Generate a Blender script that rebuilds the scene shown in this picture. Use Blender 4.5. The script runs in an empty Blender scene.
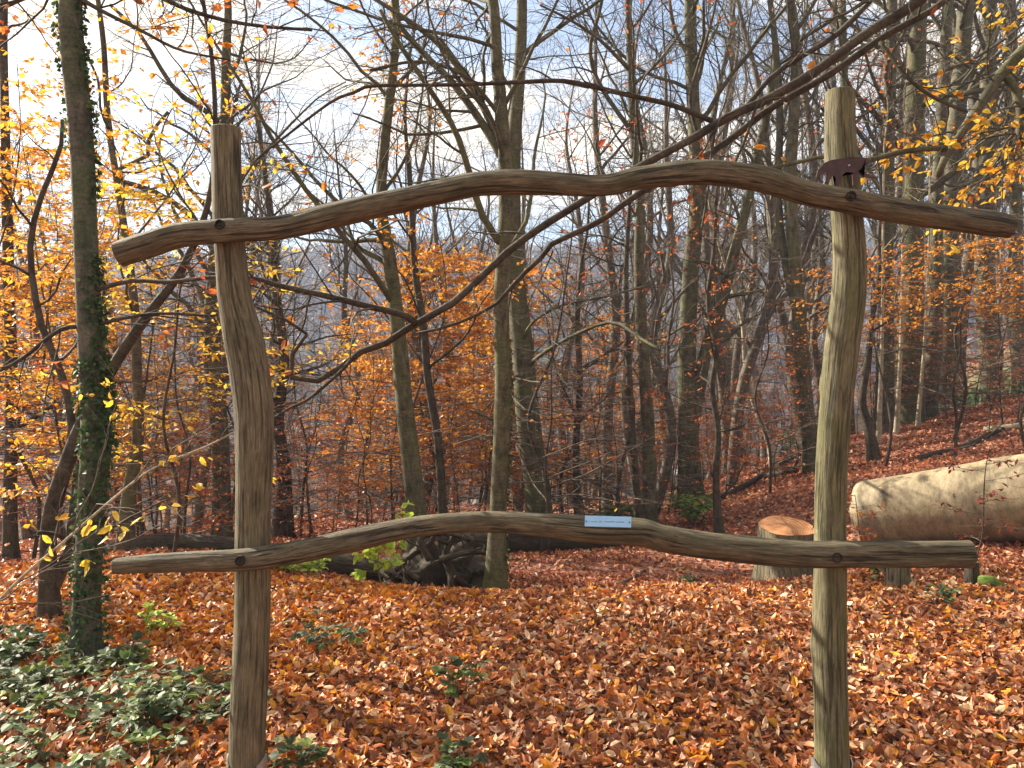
import bpy, math, random
import numpy as np
from mathutils import Vector, Matrix, noise as mnoise
R = math.radians
# ------------------------------------------------------------------ camera, world, sun, exposure
scene = bpy.context.scene
cam_d = bpy.data.cameras.new('camera'); cam = bpy.data.objects.new('camera', cam_d)
scene.collection.objects.link(cam); scene.camera = cam
CZ = 1.55; F = 800.0
cam.location = (0, 0, CZ); cam.rotation_euler = (R(90), 0, 0)
cam_d.sensor_width = 36; cam_d.lens = 36 * F / 1024; cam_d.clip_start = .05; cam_d.clip_end = 4000
scene.view_settings.view_transform = 'Standard'; scene.view_settings.look = 'None'
scene.view_settings.gamma = 1; scene.view_settings.use_curve_mapping = False
scene.view_settings.exposure = 2.05
SUN_EL, SUN_AZ = 32.0, -58.0         # azimuth from +Y, negative = left
SKY_STRENGTH, SUN_STRENGTH = .055, 5.0
world = bpy.data.worlds.new('World'); scene.world = world; world.use_nodes = True
def build_world():
    nt = world.node_tree; nt.nodes.clear(); N = nt.nodes.new; L = nt.links.new
    out = N('ShaderNodeOutputWorld'); bg = N('ShaderNodeBackground'); bg.inputs['Strength'].default_value = SKY_STRENGTH
    sky = N('ShaderNodeTexSky'); sky.sky_type = 'NISHITA'; sky.sun_disc = False
    sky.sun_elevation = R(SUN_EL); sky.sun_rotation = R(SUN_AZ); sky.air_density = 1.0; sky.dust_density = 3.0; sky.ozone_density = 2.0
    tc = N('ShaderNodeTexCoord'); mp = N('ShaderNodeMapping'); mp.inputs['Scale'].default_value = (1.6, 1.6, 5.5)
    mp.inputs['Rotation'].default_value = (0, R(7), 0); mp.inputs['Location'].default_value = (0.35, .2, .55)
    n1 = N('ShaderNodeTexNoise'); n1.inputs['Scale'].default_value = 2.1; n1.inputs['Detail'].default_value = 9; n1.inputs['Roughness'].default_value = .58
    n1.inputs['Distortion'].default_value = .4
    cr = N('ShaderNodeValToRGB'); cr.color_ramp.elements[0].position = .42; cr.color_ramp.elements[1].position = .57
    cr.color_ramp.elements[0].color = (0.04, .04, .04, 1); cr.color_ramp.elements[1].color = (1, 1, 1, 1)
    mix = N('ShaderNodeMix'); mix.data_type = 'RGBA'
    mix.inputs[7].default_value = (7.2, 6.3, 5.1, 1)
    L(tc.outputs['Generated'], mp.inputs[0]); L(mp.outputs[0], n1.inputs['Vector']); L(n1.outputs[0], cr.inputs[0])
    L(cr.outputs[0], mix.inputs[0]); L(sky.outputs[0], mix.inputs[6]); L(mix.outputs[2], bg.inputs[0]); L(bg.outputs[0], out.inputs[0])
build_world()
sd = bpy.data.lights.new('sun', 'SUN'); sd.energy = SUN_STRENGTH; sd.angle = R(.5); sd.color = (1, .9, .74)
sun = bpy.data.objects.new('sun', sd); scene.collection.objects.link(sun)
_sv = Vector((math.sin(R(SUN_AZ)) * math.cos(R(SUN_EL)), math.cos(R(SUN_AZ)) * math.cos(R(SUN_EL)), math.sin(R(SUN_EL))))
sun.rotation_euler = _sv.to_track_quat('Z', 'Y').to_euler(); sun.location = (-20, 30, 20)

# ------------------------------------------------------------------ helpers
def at(px, py, d): return np.array([(px - 512) / F * d, d, CZ - (py - 384) / F * d])
def tag(o, label=None, cat=None, group=None, kind=None):
    if label: o['label'] = label
    if cat: o['category'] = cat
    if group: o['group'] = group
    if kind: o['kind'] = kind
    return o
def link(o, parent=None):
    scene.collection.objects.link(o)
    if parent: o.parent = parent
    return o
def empty(name, loc=(0, 0, 0), rz=0):
    o = bpy.data.objects.new(name, None); o.location = loc; o.rotation_euler = (0, 0, rz); o.empty_display_size = .1
    return link(o)

class MB:
    """collects vertices and faces as arrays, builds one mesh object"""
    def __init__(s): s.v = []; s.f = []; s.c = []; s.g = []; s.n = 0
    def add(s, v, faces, col=None, grain=None):
        v = np.asarray(v, float).reshape(-1, 3)
        s.v.append(v); s.f.append([np.asarray(f, int) + s.n for f in faces])
        s.c.append(np.broadcast_to(np.array([1, 1, 1, 1.]) if col is None else col, (len(v), 4)) )
        s.g.append(v if grain is None else grain); s.n += len(v)
    def build(s, name, mat, parent=None, origin=None, smooth=True):
        V = np.concatenate(s.v); o3 = np.zeros(3) if origin is None else np.array(origin)
        V = V - o3
        me = bpy.data.meshes.new(name)
        fl = [f for fs in s.f for f in fs if len(f)]
        loops = np.concatenate([f.ravel() for f in fl]); cnt = np.concatenate([np.full(len(f), f.shape[1]) for f in fl])
        me.vertices.add(len(V)); me.vertices.foreach_set('co', V.astype(np.float32).ravel())
        me.loops.add(len(loops)); me.loops.foreach_set('vertex_index', loops.astype(np.int32))
        st = np.concatenate([[0], np.cumsum(cnt)[:-1]])
        me.polygons.add(len(cnt)); me.polygons.foreach_set('loop_start', st.astype(np.int32)); me.polygons.foreach_set('loop_total', cnt.astype(np.int32))
        me.polygons.foreach_set('use_smooth', np.full(len(cnt), smooth))
        a = me.attributes.new('col', 'FLOAT_COLOR', 'POINT'); a.data.foreach_set('color', np.concatenate(s.c).astype(np.float32).ravel())
        a = me.attributes.new('grain', 'FLOAT_VECTOR', 'POINT'); a.data.foreach_set('vector', np.concatenate(s.g).astype(np.float32).ravel())
        me.update(calc_edges=True); me.validate()
        me.materials.append(mat)
        o = bpy.data.objects.new(name, me); 
        return link(o, parent)

def norm(a): return a / np.maximum(np.linalg.norm(a, axis=-1, keepdims=True), 1e-9)
def tubes(mb, P, Rd, sides, col=None, bump=0.0, rng=None, cap=True, seam=None):
    """P (N,K,3), Rd (N,K)"""
    P = np.asarray(P, float); Rd = np.asarray(Rd, float)
    N, K, _ = P.shape
    if N == 0: return
    T = np.empty_like(P); T[:, 1:-1] = P[:, 2:] - P[:, :-2]; T[:, 0] = P[:, 1] - P[:, 0]; T[:, -1] = P[:, -1] - P[:, -2]; T = norm(T)
    mean = norm(P[:, -1] - P[:, 0]); ref = np.eye(3)[np.argmin(np.abs(mean), axis=1)]
    U = norm(np.cross(T, ref[:, None, :])); W = np.cross(T, U)
    th = np.linspace(0, 2 * np.pi, sides, endpoint=False)
    ct, st = np.cos(th), np.sin(th)
    RR = np.repeat(Rd[:, :, None], sides, 2)
    if bump and rng is not None:
        b = rng.normal(0, 1, RR.shape)
        for _ in range(2): b = (b + np.roll(b, 1, 2) + np.roll(b, -1, 2)) / 3
        if K > 4: b[:, 1:-1] = (b[:, 1:-1] * 2 + b[:, 2:] + b[:, :-2]) / 4
        RR = RR * (1 + bump * b * 2)
    V = P[:, :, None, :] + RR[..., None] * (U[:, :, None, :] * ct[:, None] + W[:, :, None, :] * st[:, None])
    s = np.concatenate([np.zeros((N, 1)), np.cumsum(np.linalg.norm(np.diff(P, axis=1), axis=2), axis=1)], 1)
    off = (np.arange(N) * 1.37)[:, None, None]
    G = np.stack([Rd[..., None] * ct + off, Rd[..., None] * st + off, np.repeat(s[:, :, None], sides, 2)], -1)
    idx = np.arange(N * K * sides).reshape(N, K, sides)
    a = idx[:, :-1]; b2 = idx[:, 1:]
    q = np.stack([a, np.roll(a, -1, 2), np.roll(b2, -1, 2), b2], -1).reshape(-1, 4)
    faces = [q]
    if cap: faces += [idx[:, 0, ::-1], idx[:, -1, :]]
    c = None
    if col is not None: c = np.broadcast_to(col, (N * K * sides, 4))
    mb.add(V.reshape(-1, 3), faces, c, G.reshape(-1, 3))

def resample(pts, n, *extra):
    """catmull-rom through pts, n samples uniform in arclength; extra per-point values go along"""
    pts = np.asarray(pts, float); ex = [np.asarray(e, float) for e in extra]
    M = len(pts); A = np.column_stack([pts] + ex)
    E = np.vstack([2 * A[0] - A[1], A, 2 * A[-1] - A[-2]])
    out = []
    for i in range(M - 1):
        p0, p1, p2, p3 = E[i:i + 4]
        for t in np.linspace(0, 1, 12, endpoint=False):
            out.append(.5 * ((2 * p1) + (-p0 + p2) * t + (2 * p0 - 5 * p1 + 4 * p2 - p3) * t * t + (-p0 + 3 * p1 - 3 * p2 + p3) * t ** 3))
    out.append(A[-1]); out = np.array(out)
    s = np.concatenate([[0], np.cumsum(np.linalg.norm(np.diff(out[:, :3], axis=0), axis=1))])
    u = np.linspace(0, s[-1], n)
    r = np.column_stack([np.interp(u, s, out[:, k]) for k in range(out.shape[1])])
    return (r[:, :3],) + tuple(r[:, 3 + i] for i in range(len(ex)))

def grow(P, Rd, nch, t0, t1, ang, length, K, rng, up=0.0, wander=.12, rfac=.55, flat=0.0, tip=.35, rmin=.0015, lenfall=.6, rmax=9):
    N, KP, _ = P.shape
    if N == 0 or nch <= 0: return np.zeros((0, K, 3)), np.zeros((0, K))
    i = np.repeat(np.arange(N), nch); M = len(i)
    base = np.tile(np.linspace(0, 1, nch, endpoint=False), N) + rng.uniform(0, 1. / nch, M)
    t = t0 + (t1 - t0) * base; x = t * (KP - 1); k = np.minimum(x.astype(int), KP - 2); fr = (x - k)[:, None]
    p = P[i, k] * (1 - fr) + P[i, k + 1] * fr; r = Rd[i, k] * (1 - fr[:, 0]) + Rd[i, k + 1] * fr[:, 0]
    T = norm(P[i, k + 1] - P[i, k])
    q = rng.normal(0, 1, (M, 3)); 
    if flat: q[:, 2] *= (1 - flat)
    q = norm(q - (q * T).sum(1, keepdims=True) * T)
    a = np.radians(ang[0] + (ang[1] - ang[0]) * rng.random(M))[:, None]
    d = norm(T * np.cos(a) + q * np.sin(a))
    if flat: d[:, 2] *= (1 - .7 * flat); d = norm(d)
    ln = length * (1 - lenfall * base) * rng.uniform(.55, 1.25, M); step = (ln / (K - 1))[:, None]
    r0 = np.clip(np.minimum(r * rfac * rng.uniform(.7, 1.1, M), rmax), rmin, None)
    out = np.empty((M, K, 3)); out[:, 0] = p
    for j in range(1, K):
        d = norm(d + rng.normal(0, wander, (M, 3)) + np.array([0, 0, up]))
        if flat: d[:, 2] *= (1 - .25 * flat); d = norm(d)
        out[:, j] = out[:, j - 1] + d * step
    rr = r0[:, None] * np.linspace(1, tip, K)[None]; rr = np.maximum(rr, rmin)
    return out, rr

LEAFCOL = {
 'rust': [(.42, .10, .03), (.50, .14, .035), (.32, .075, .03), (.56, .20, .045)],
 'orange': [(.62, .24, .03), (.68, .30, .03), (.52, .17, .025), (.72, .36, .04)],
 'yellow': [(.76, .50, .05), (.80, .56, .07), (.72, .40, .04), (.68, .48, .08)],
 'gold': [(.74, .38, .035), (.70, .30, .03), (.78, .46, .05), (.56, .2, .03)],
 'litter': [(.36, .14, .065), (.46, .20, .10), (.27, .10, .05), (.56, .31, .18), (.17, .07, .04), (.62, .42, .27), (.44, .16, .06), (.68, .52, .38), (.50, .22, .09), (.13,.055,.035)],
 'green': [(.05, .10, .03), (.07, .13, .04), (.04, .08, .03), (.09, .15, .04)],
 'bramble': [(.085, .12, .055), (.12, .155, .08), (.05, .075, .032), (.15, .19, .10), (.10, .16, .04), (.19, .25, .06)],
 'lime': [(.40, .52, .06), (.5, .6, .08), (.32, .46, .06)],
 'ivy': [(.025, .05, .02), (.035, .07, .025), (.045, .085, .03)],
}
def pick(cols, n, rng, var=.15):
    c = np.array(cols)[rng.integers(0, len(cols), n)] * rng.uniform(1 - var, 1 + var, (n, 1)) * rng.uniform(.94, 1.06, (n, 3))
    return np.column_stack([np.clip(c, 0, .95), np.ones(n)])
def leaf_mesh(mb, pos, direc, nrm, size, cols, rng, fold=.25, aspect=.62, curl=.2, detailed=False):
    """one leaf at every pos: axis direc, face normal nrm"""
    n = len(pos)
    if n == 0: return
    D = norm(direc); S = norm(np.cross(D, nrm)); Nn = np.cross(S, D); sz = np.asarray(size).reshape(-1, 1) * np.ones((n, 1))
    w = sz * aspect * .5 * rng.uniform(.75, 1.15, (n, 1)); fo = (fold * rng.uniform(.2, 1.6, (n, 1)) * rng.choice([-1, 1], (n, 1))) * w * 2
    cu = curl * sz * rng.normal(0, 1, (n, 1))
    if not detailed:
        v = np.stack([pos, pos + D * sz * .45 + S * w + Nn * fo, pos + D * sz + Nn * cu, pos + D * sz * .45 - S * w + Nn * fo * rng.uniform(.2, 1.2, (n, 1))], 1)
        idx = np.arange(n * 4).reshape(n, 4)
        mb.add(v.reshape(-1, 3), [idx[:, [0, 1, 2]], idx[:, [0, 2, 3]]], np.repeat(cols, 4, 0))
    else:
        m = rng.uniform(.2, 1.4, (n, 1))
        v = np.stack([pos, pos + D * sz * .28 + S * w * .85 + Nn * fo, pos + D * sz * .68 + S * w * .8 + Nn * (fo * m + cu * .5),
                      pos + D * sz + Nn * cu * 1.3, pos + D * sz * .68 - S * w * .8 + Nn * (fo * m * .8 + cu * .5), pos + D * sz * .28 - S * w * .85 + Nn * fo * .9,
                      pos + D * sz * .3, pos + D * sz * .68 + Nn * cu * .45], 1)
        idx = np.arange(n * 8).reshape(n, 8)
        cc = np.repeat(cols, 8, 0).reshape(n, 8, 4).copy(); cc[:, 6:, :3] *= .82; cc[:, 3, :3] *= 1.06
        mb.add(v.reshape(-1, 3), [idx[:, [0, 6, 1]], idx[:, [0, 5, 6]], idx[:, [6, 7, 2, 1]], idx[:, [6, 5, 4, 7]], idx[:, [7, 3, 2]], idx[:, [7, 4, 3]]], cc.reshape(-1, 4))

# ------------------------------------------------------------------ materials
def new_mat(name):
    m = bpy.data.materials.new(name); m.use_nodes = True; nt = m.node_tree; nt.nodes.clear()
    return m, nt, nt.nodes.new, nt.links.new
def ramp(N, stops):
    r = N('ShaderNodeValToRGB'); e = r.color_ramp.elements
    e[0].position, e[0].color = stops[0][0], (*stops[0][1], 1); e[1].position, e[1].color = stops[-1][0], (*stops[-1][1], 1)
    for p, c in stops[1:-1]: x = e.new(p); x.color = (*c, 1)
    return r
def mixc(N, L, fac, a, b, mode='MIX'):
    m = N('ShaderNodeMix'); m.data_type = 'RGBA'; m.blend_type = mode
    for s, i in ((fac, 0), (a, 6), (b, 7)):
        if isinstance(s, (int, float)): m.inputs[i].default_value = s
        elif isinstance(s, tuple): m.inputs[i].default_value = (*s, 1)
        else: L(s, m.inputs[i])
    return m.outputs[2]
def leaf_mat(name, trans=.45, rough=.45):
    m, nt, N, L = new_mat(name); out = N('ShaderNodeOutputMaterial'); p = N('ShaderNodeBsdfPrincipled'); t = N('ShaderNodeBsdfTranslucent'); mx = N('ShaderNodeMixShader')
    at_ = N('ShaderNodeAttribute'); at_.attribute_name = 'col'
    g = N('ShaderNodeNewGeometry'); nz = N('ShaderNodeTexNoise'); nz.inputs['Scale'].default_value = 60; L(g.outputs['Position'], nz.inputs['Vector'])
    rp = ramp(N, [(.3, (.72, .72, .72)), (.7, (1.12, 1.1, 1.05))]); L(nz.outputs[0], rp.inputs[0])
    c = mixc(N, L, 1.0, at_.outputs['Color'], rp.outputs[0], 'MULTIPLY')
    L(c, p.inputs['Base Color']); L(c, t.inputs[0]); p.inputs['Roughness'].default_value = rough; p.inputs['Specular IOR Level'].default_value = .22
    mx.inputs[0].default_value = trans; L(p.outputs[0], mx.inputs[1]); L(t.outputs[0], mx.inputs[2]); L(mx.outputs[0], out.inputs[0]); return m
M_LEAF = leaf_mat('tree_leaf', .5); M_LITTER = leaf_mat('fallen_leaf', .15, .5); M_GREEN = leaf_mat('green_leaf', .25, .55)

def bark_mat(name, c1, c2, moss=(.07, .085, .03), mossamt=.4, sc=16.0, stretch=.4, bump=.6, patches=None):
    m, nt, N, L = new_mat(name); out = N('ShaderNodeOutputMaterial'); p = N('ShaderNodeBsdfPrincipled'); L(p.outputs[0], out.inputs[0])
    a = N('ShaderNodeAttribute'); a.attribute_name = 'grain'; mp = N('ShaderNodeMapping'); mp.inputs['Scale'].default_value = (1, 1, stretch); L(a.outputs['Vector'], mp.inputs[0])
    n1 = N('ShaderNodeTexNoise'); n1.inputs['Scale'].default_value = sc; n1.inputs['Detail'].default_value = 8; n1.inputs['Roughness'].default_value = .65; L(mp.outputs[0], n1.inputs['Vector'])
    r1 = ramp(N, [(.35, c1), (.62, c2)]); L(n1.outputs[0], r1.inputs[0])
    n2 = N('ShaderNodeTexNoise'); n2.inputs['Scale'].default_value = 1.7; n2.inputs['Detail'].default_value = 5; g = N('ShaderNodeNewGeometry'); L(g.outputs['Position'], n2.inputs['Vector'])
    r2 = ramp(N, [(.45, (0, 0, 0)), (.66, (mossamt,) * 3)]); L(n2.outputs[0], r2.inputs[0])
    c = mixc(N, L, r2.outputs[0], r1.outputs[0], moss)
    # rings / lenticels across the bark
    w = N('ShaderNodeTexNoise'); w.inputs['Scale'].default_value = 6; w.inputs['Detail'].default_value = 3
    mp2 = N('ShaderNodeMapping'); mp2.inputs['Scale'].default_value = (1.2, 1.2, 9); L(a.outputs['Vector'], mp2.inputs[0]); L(mp2.outputs[0], w.inputs['Vector'])
    r3 = ramp(N, [(.32, (.62, .62, .62)), (.5, (1, 1, 1)), (.75, (1.18, 1.16, 1.12))]); L(w.outputs[0], r3.inputs[0])
    c = mixc(N, L, .7, c, r3.outputs[0], 'MULTIPLY')
    n6 = N('ShaderNodeTexNoise'); n6.inputs['Scale'].default_value = 55; n6.inputs['Detail'].default_value = 6; n6.inputs['Roughness'].default_value = .75; L(a.outputs['Vector'], n6.inputs['Vector'])
    r6 = ramp(N, [(.34, (.5, .48, .45)), (.5, (1, 1, 1)), (.66, (1.45, 1.42, 1.35))]); L(n6.outputs[0], r6.inputs[0]); c = mixc(N, L, .8, c, r6.outputs[0], 'MULTIPLY')
    L(c, p.inputs['Base Color']); p.inputs['Roughness'].default_value = .85; p.inputs['Specular IOR Level'].default_value = .25
    bp = N('ShaderNodeBump'); bp.inputs['Strength'].default_value = bump; bp.inputs['Distance'].default_value = .012
    L(n1.outputs[0], bp.inputs['Height']); L(bp.outputs[0], p.inputs['Normal']); return m
B_BEECH = bark_mat('beech_bark', (.04, .034, .021), (.125, .108, .07), mossamt=.45)
B_DARK = bark_mat('dark_bark', (.026, .02, .015), (.08, .062, .044), mossamt=.2)
B_IVY = bark_mat('mossy_bark', (.035, .034, .024), (.115, .105, .078), moss=(.06, .085, .03), mossamt=.6, sc=14)
B_OLIVE = bark_mat('olive_bark', (.04, .036, .02), (.118, .105, .06), moss=(.09, .1, .035), mossamt=.6)
B_FAR = bark_mat('far_bark', (.06, .05, .038), (.15, .125, .10), mossamt=.1, bump=.1)
B_TWIG = bark_mat('twig_bark', (.06, .045, .035), (.17, .13, .1), mossamt=.1, bump=.1)
B_PALE = bark_mat('pale_bark', (.24, .2, .14), (.42, .36, .26), mossamt=.2)

def wood_mat(name, c1, c2, c3, green=.5, gcol=(.12, .125, .045), crack=1.0):
    m, nt, N, L = new_mat(name); out = N('ShaderNodeOutputMaterial'); p = N('ShaderNodeBsdfPrincipled'); L(p.outputs[0], out.inputs[0])
    a = N('ShaderNodeAttribute'); a.attribute_name = 'grain'
    def nz(scl, mapv, det=8, rough=.6, dist=0.):
        mp = N('ShaderNodeMapping'); mp.inputs['Scale'].default_value = mapv; L(a.outputs['Vector'], mp.inputs[0])
        n = N('ShaderNodeTexNoise'); n.inputs['Scale'].default_value = scl; n.inputs['Detail'].default_value = det; n.inputs['Roughness'].default_value = rough; n.inputs['Distortion'].default_value = dist
        L(mp.outputs[0], n.inputs['Vector']); return n
    n1 = nz(170, (1, 1, .07), dist=.4, det=6, rough=.7); r1 = ramp(N, [(.3, c1), (.5, c2), (.72, c3)]); L(n1.outputs[0], r1.inputs[0])
    n4 = nz(22, (1, 1, .35), det=10, rough=.7); r4 = ramp(N, [(.32, (.45, .42, .38)), (.5, (.95, .95, .95)), (.68, (1.35, 1.3, 1.2))]); L(n4.outputs[0], r4.inputs[0])
    c = mixc(N, L, .85, r1.outputs[0], r4.outputs[0], 'MULTIPLY')
    n2 = nz(9, (1, 1, .5), det=10, rough=.7); r2 = ramp(N, [(.42, (0, 0, 0)), (.62, (green,) * 3)]); L(n2.outputs[0], r2.inputs[0])
    c = mixc(N, L, r2.outputs[0], c, gcol)
    n3 = nz(95, (1, 1, .03), det=4, rough=.5, dist=.2); r3 = ramp(N, [(.36, (.1, .1, .1)), (.44, (1, 1, 1))]); L(n3.outputs[0], r3.inputs[0])
    c = mixc(N, L, .75 * crack, c, r3.outputs[0], 'MULTIPLY')
    L(c, p.inputs['Base Color']); p.inputs['Roughness'].default_value = .8; p.inputs['Specular IOR Level'].default_value = .3
    ad = N('ShaderNodeMath'); ad.operation = 'MULTIPLY_ADD'; ad.inputs[1].default_value = 1.4; L(r3.outputs[0], ad.inputs[0]); L(n1.outputs[0], ad.inputs[2])
    bp = N('ShaderNodeBump'); bp.inputs['Strength'].default_value = 1.0; bp.inputs['Distance'].default_value = .008; L(ad.outputs[0], bp.inputs['Height']); L(bp.outputs[0], p.inputs['Normal'])
    return m
W_POST = wood_mat('weathered_post_wood', (.05, .042, .026), (.15, .127, .078), (.26, .225, .145), green=.35, gcol=(.085, .085, .035), crack=.8)
W_POST_MOSSY = wood_mat('mossy_post_wood', (.05, .045, .024), (.15, .132, .075), (.26, .23, .14), green=.6, gcol=(.095, .10, .032), crack=.7)
W_BEAM = wood_mat('weathered_beam_wood', (.035, .028, .018), (.125, .10, .062), (.24, .20, .13), green=.4, gcol=(.07, .07, .032))
W_DARK = wood_mat('rotten_wood', (.018, .013, .009), (.055, .038, .024), (.11, .078, .05), green=.3, gcol=(.05, .06, .02))
W_STUMP = wood_mat('stump_bark', (.08, .06, .04), (.17, .14, .09), (.26, .22, .14), green=.5, gcol=(.07, .09, .03))
def simple_mat(name, c, rough=.5, metal=0., nscale=30, var=.25):
    m, nt, N, L = new_mat(name); out = N('ShaderNodeOutputMaterial'); p = N('ShaderNodeBsdfPrincipled'); L(p.outputs[0], out.inputs[0])
    tc = N('ShaderNodeTexCoord'); n = N('ShaderNodeTexNoise'); n.inputs['Scale'].default_value = nscale; n.inputs['Detail'].default_value = 5; L(tc.outputs['Object'], n.inputs['Vector'])
    r = ramp(N, [(.3, tuple(x * (1 - var) for x in c)), (.7, tuple(min(1, x * (1 + var)) for x in c))]); L(n.outputs[0], r.inputs[0]); L(r.outputs[0], p.inputs['Base Color'])
    p.inputs['Roughness'].default_value = rough; p.inputs['Metallic'].default_value = metal; return m
M_STEEL = simple_mat('galvanised_steel', (.36, .36, .36), .45, .7); M_BOLT = simple_mat('bolt_steel', (.05, .045, .04), .5, .8, 200)
M_HOLE = simple_mat('bolt_hole', (.012, .01, .008), .9); M_PLAQUE = simple_mat('plaque_metal', (.30, .60, .92), .35, 0, 15, .06)
M_INK = simple_mat('plaque_lettering', (.03, .05, .16), .5); M_RUST = simple_mat('rusted_iron', (.055, .03, .03), .7, .2, 40, .35)

# ------------------------------------------------------------------ ground
_cp = []
def cpx(px, py, d): p = at(px, py, d); _cp.append(p)
def cw(x, y, z): _cp.append(np.array([x, y, z], float))
for x in (-8, -4, -1.5, 1.5, 4, 8): cw(x, 0, 0); cw(x, 3, .0 if abs(x) < 5 else .02 * x)
for x in (-20, 0, 20): cw(x, -12, .2 + max(0, x) * .1)
cpx(85, 660, 4.5); cpx(50, 622, 5.2); cpx(420, 592, 6.4); cpx(560, 590, 6.5); cpx(700, 590, 6.6); cpx(250, 575, 6.6); cpx(860, 592, 6.4)
cpx(560, 604, 8.0); cpx(440, 602, 7.9); cpx(680, 590, 8.0)
cpx(130, 551, 8.0); cpx(250, 562, 8); cpx(560, 566, 10); cpx(420, 570, 10); cpx(540, 549, 13); cpx(600, 532, 16); cpx(520, 516, 20); cpx(560, 506, 26)
cpx(785, 583, 9.0); cpx(700, 545, 11.5); cpx(700, 512, 14); cpx(740, 470, 18.5); cpx(650, 510, 19); cpx(870, 565, 8.2); cpx(960, 556, 8.2)
cpx(880, 500, 10.5); cpx(870, 452, 16); cpx(940, 418, 18); cpx(1024, 396, 18); cpx(1010, 478, 10.6); cpx(1024, 600, 6); cpx(1150, 560, 8); cpx(1300, 470, 11); cpx(1400, 330, 20)
cpx(0, 575, 8.5); cpx(120, 545, 12); cpx(200, 532, 16); cpx(0, 560, 20); cpx(300, 522, 20); cpx(400, 512, 27)
cw(-12, 8, -.8); cw(-20, 20, -5); cw(-16, 34, -7.5); cw(0, 38, -7); cw(10, 30, -2.5); cw(12, 24, -.2); cw(18, 30, 2.5); cw(25, 20, 6); cw(30, 45, 4); cw(14, 45, -5)
cw(-30, 0, -3); cw(30, 0, 4); cw(0, 60, -15); cw(-30, 60, -17); cw(35, 65, 0); cw(60, 40, 15); cw(-50, 30, -14)
_C = np.array(_cp)
def _phi(r): return np.where(r > 0, r * r * np.log(np.maximum(r, 1e-9)), 0)
def _tps():
    X = _C[:, :2] / 10; n = len(X); A = np.zeros((n + 3, n + 3)); d = np.linalg.norm(X[:, None] - X[None], axis=2)
    A[:n, :n] = _phi(d) + np.eye(n) * .002; A[:n, n] = 1; A[:n, n + 1:] = X; A[n, :n] = 1; A[n + 1:, :n] = X.T
    return np.linalg.solve(A, np.concatenate([_C[:, 2], [0, 0, 0]])), X
_W, _X = _tps()
def sstep(a, b, x): t = np.clip((x - a) / (b - a), 0, 1); return t * t * (3 - 2 * t)
def near_h(x, y):
    Q = np.column_stack([x, y]) / 10; out = np.zeros(len(Q))
    for s in range(0, len(Q), 20000):
        q = Q[s:s + 20000]; d = np.linalg.norm(q[:, None] - _X[None], axis=2); out[s:s + 20000] = _phi(d) @ _W[:-3] + _W[-3] + q @ _W[-2:]
    return out
def H(x, y):
    x = np.atleast_1d(np.asarray(x, float)); y = np.atleast_1d(np.asarray(y, float))
    cx = np.clip(x, -45, 50); cy = np.clip(y, -12, 62)
    h = near_h(cx, cy)
    h = h + .025 * np.sin(x * 2.1 + y * 1.3) * np.sin(y * 1.9 - x * .7) + .04 * np.sin(x * .9 + 1) * np.sin(y * .8) * sstep(5, 9, y)
    far = -24 + 84 * sstep(110, 430, y + .1 * x) + 14 * sstep(40, 160, x) * sstep(60, 200, y) + 6 * np.sin(x * .011 + 2.) * sstep(200, 400, y) + 2.5 * np.sin(x * .043 + y * .01) * sstep(200, 400, y)
    far = np.where(y < 0, np.clip(h, -10, 12), far)
    w = sstep(45, 100, y) * (y > 0); w = np.maximum(w, sstep(50, 130, np.abs(x)) * sstep(-20, 60, y))
    return h * (1 - w) + far * w
def h1(x, y): return float(H(x, y)[0])
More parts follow.
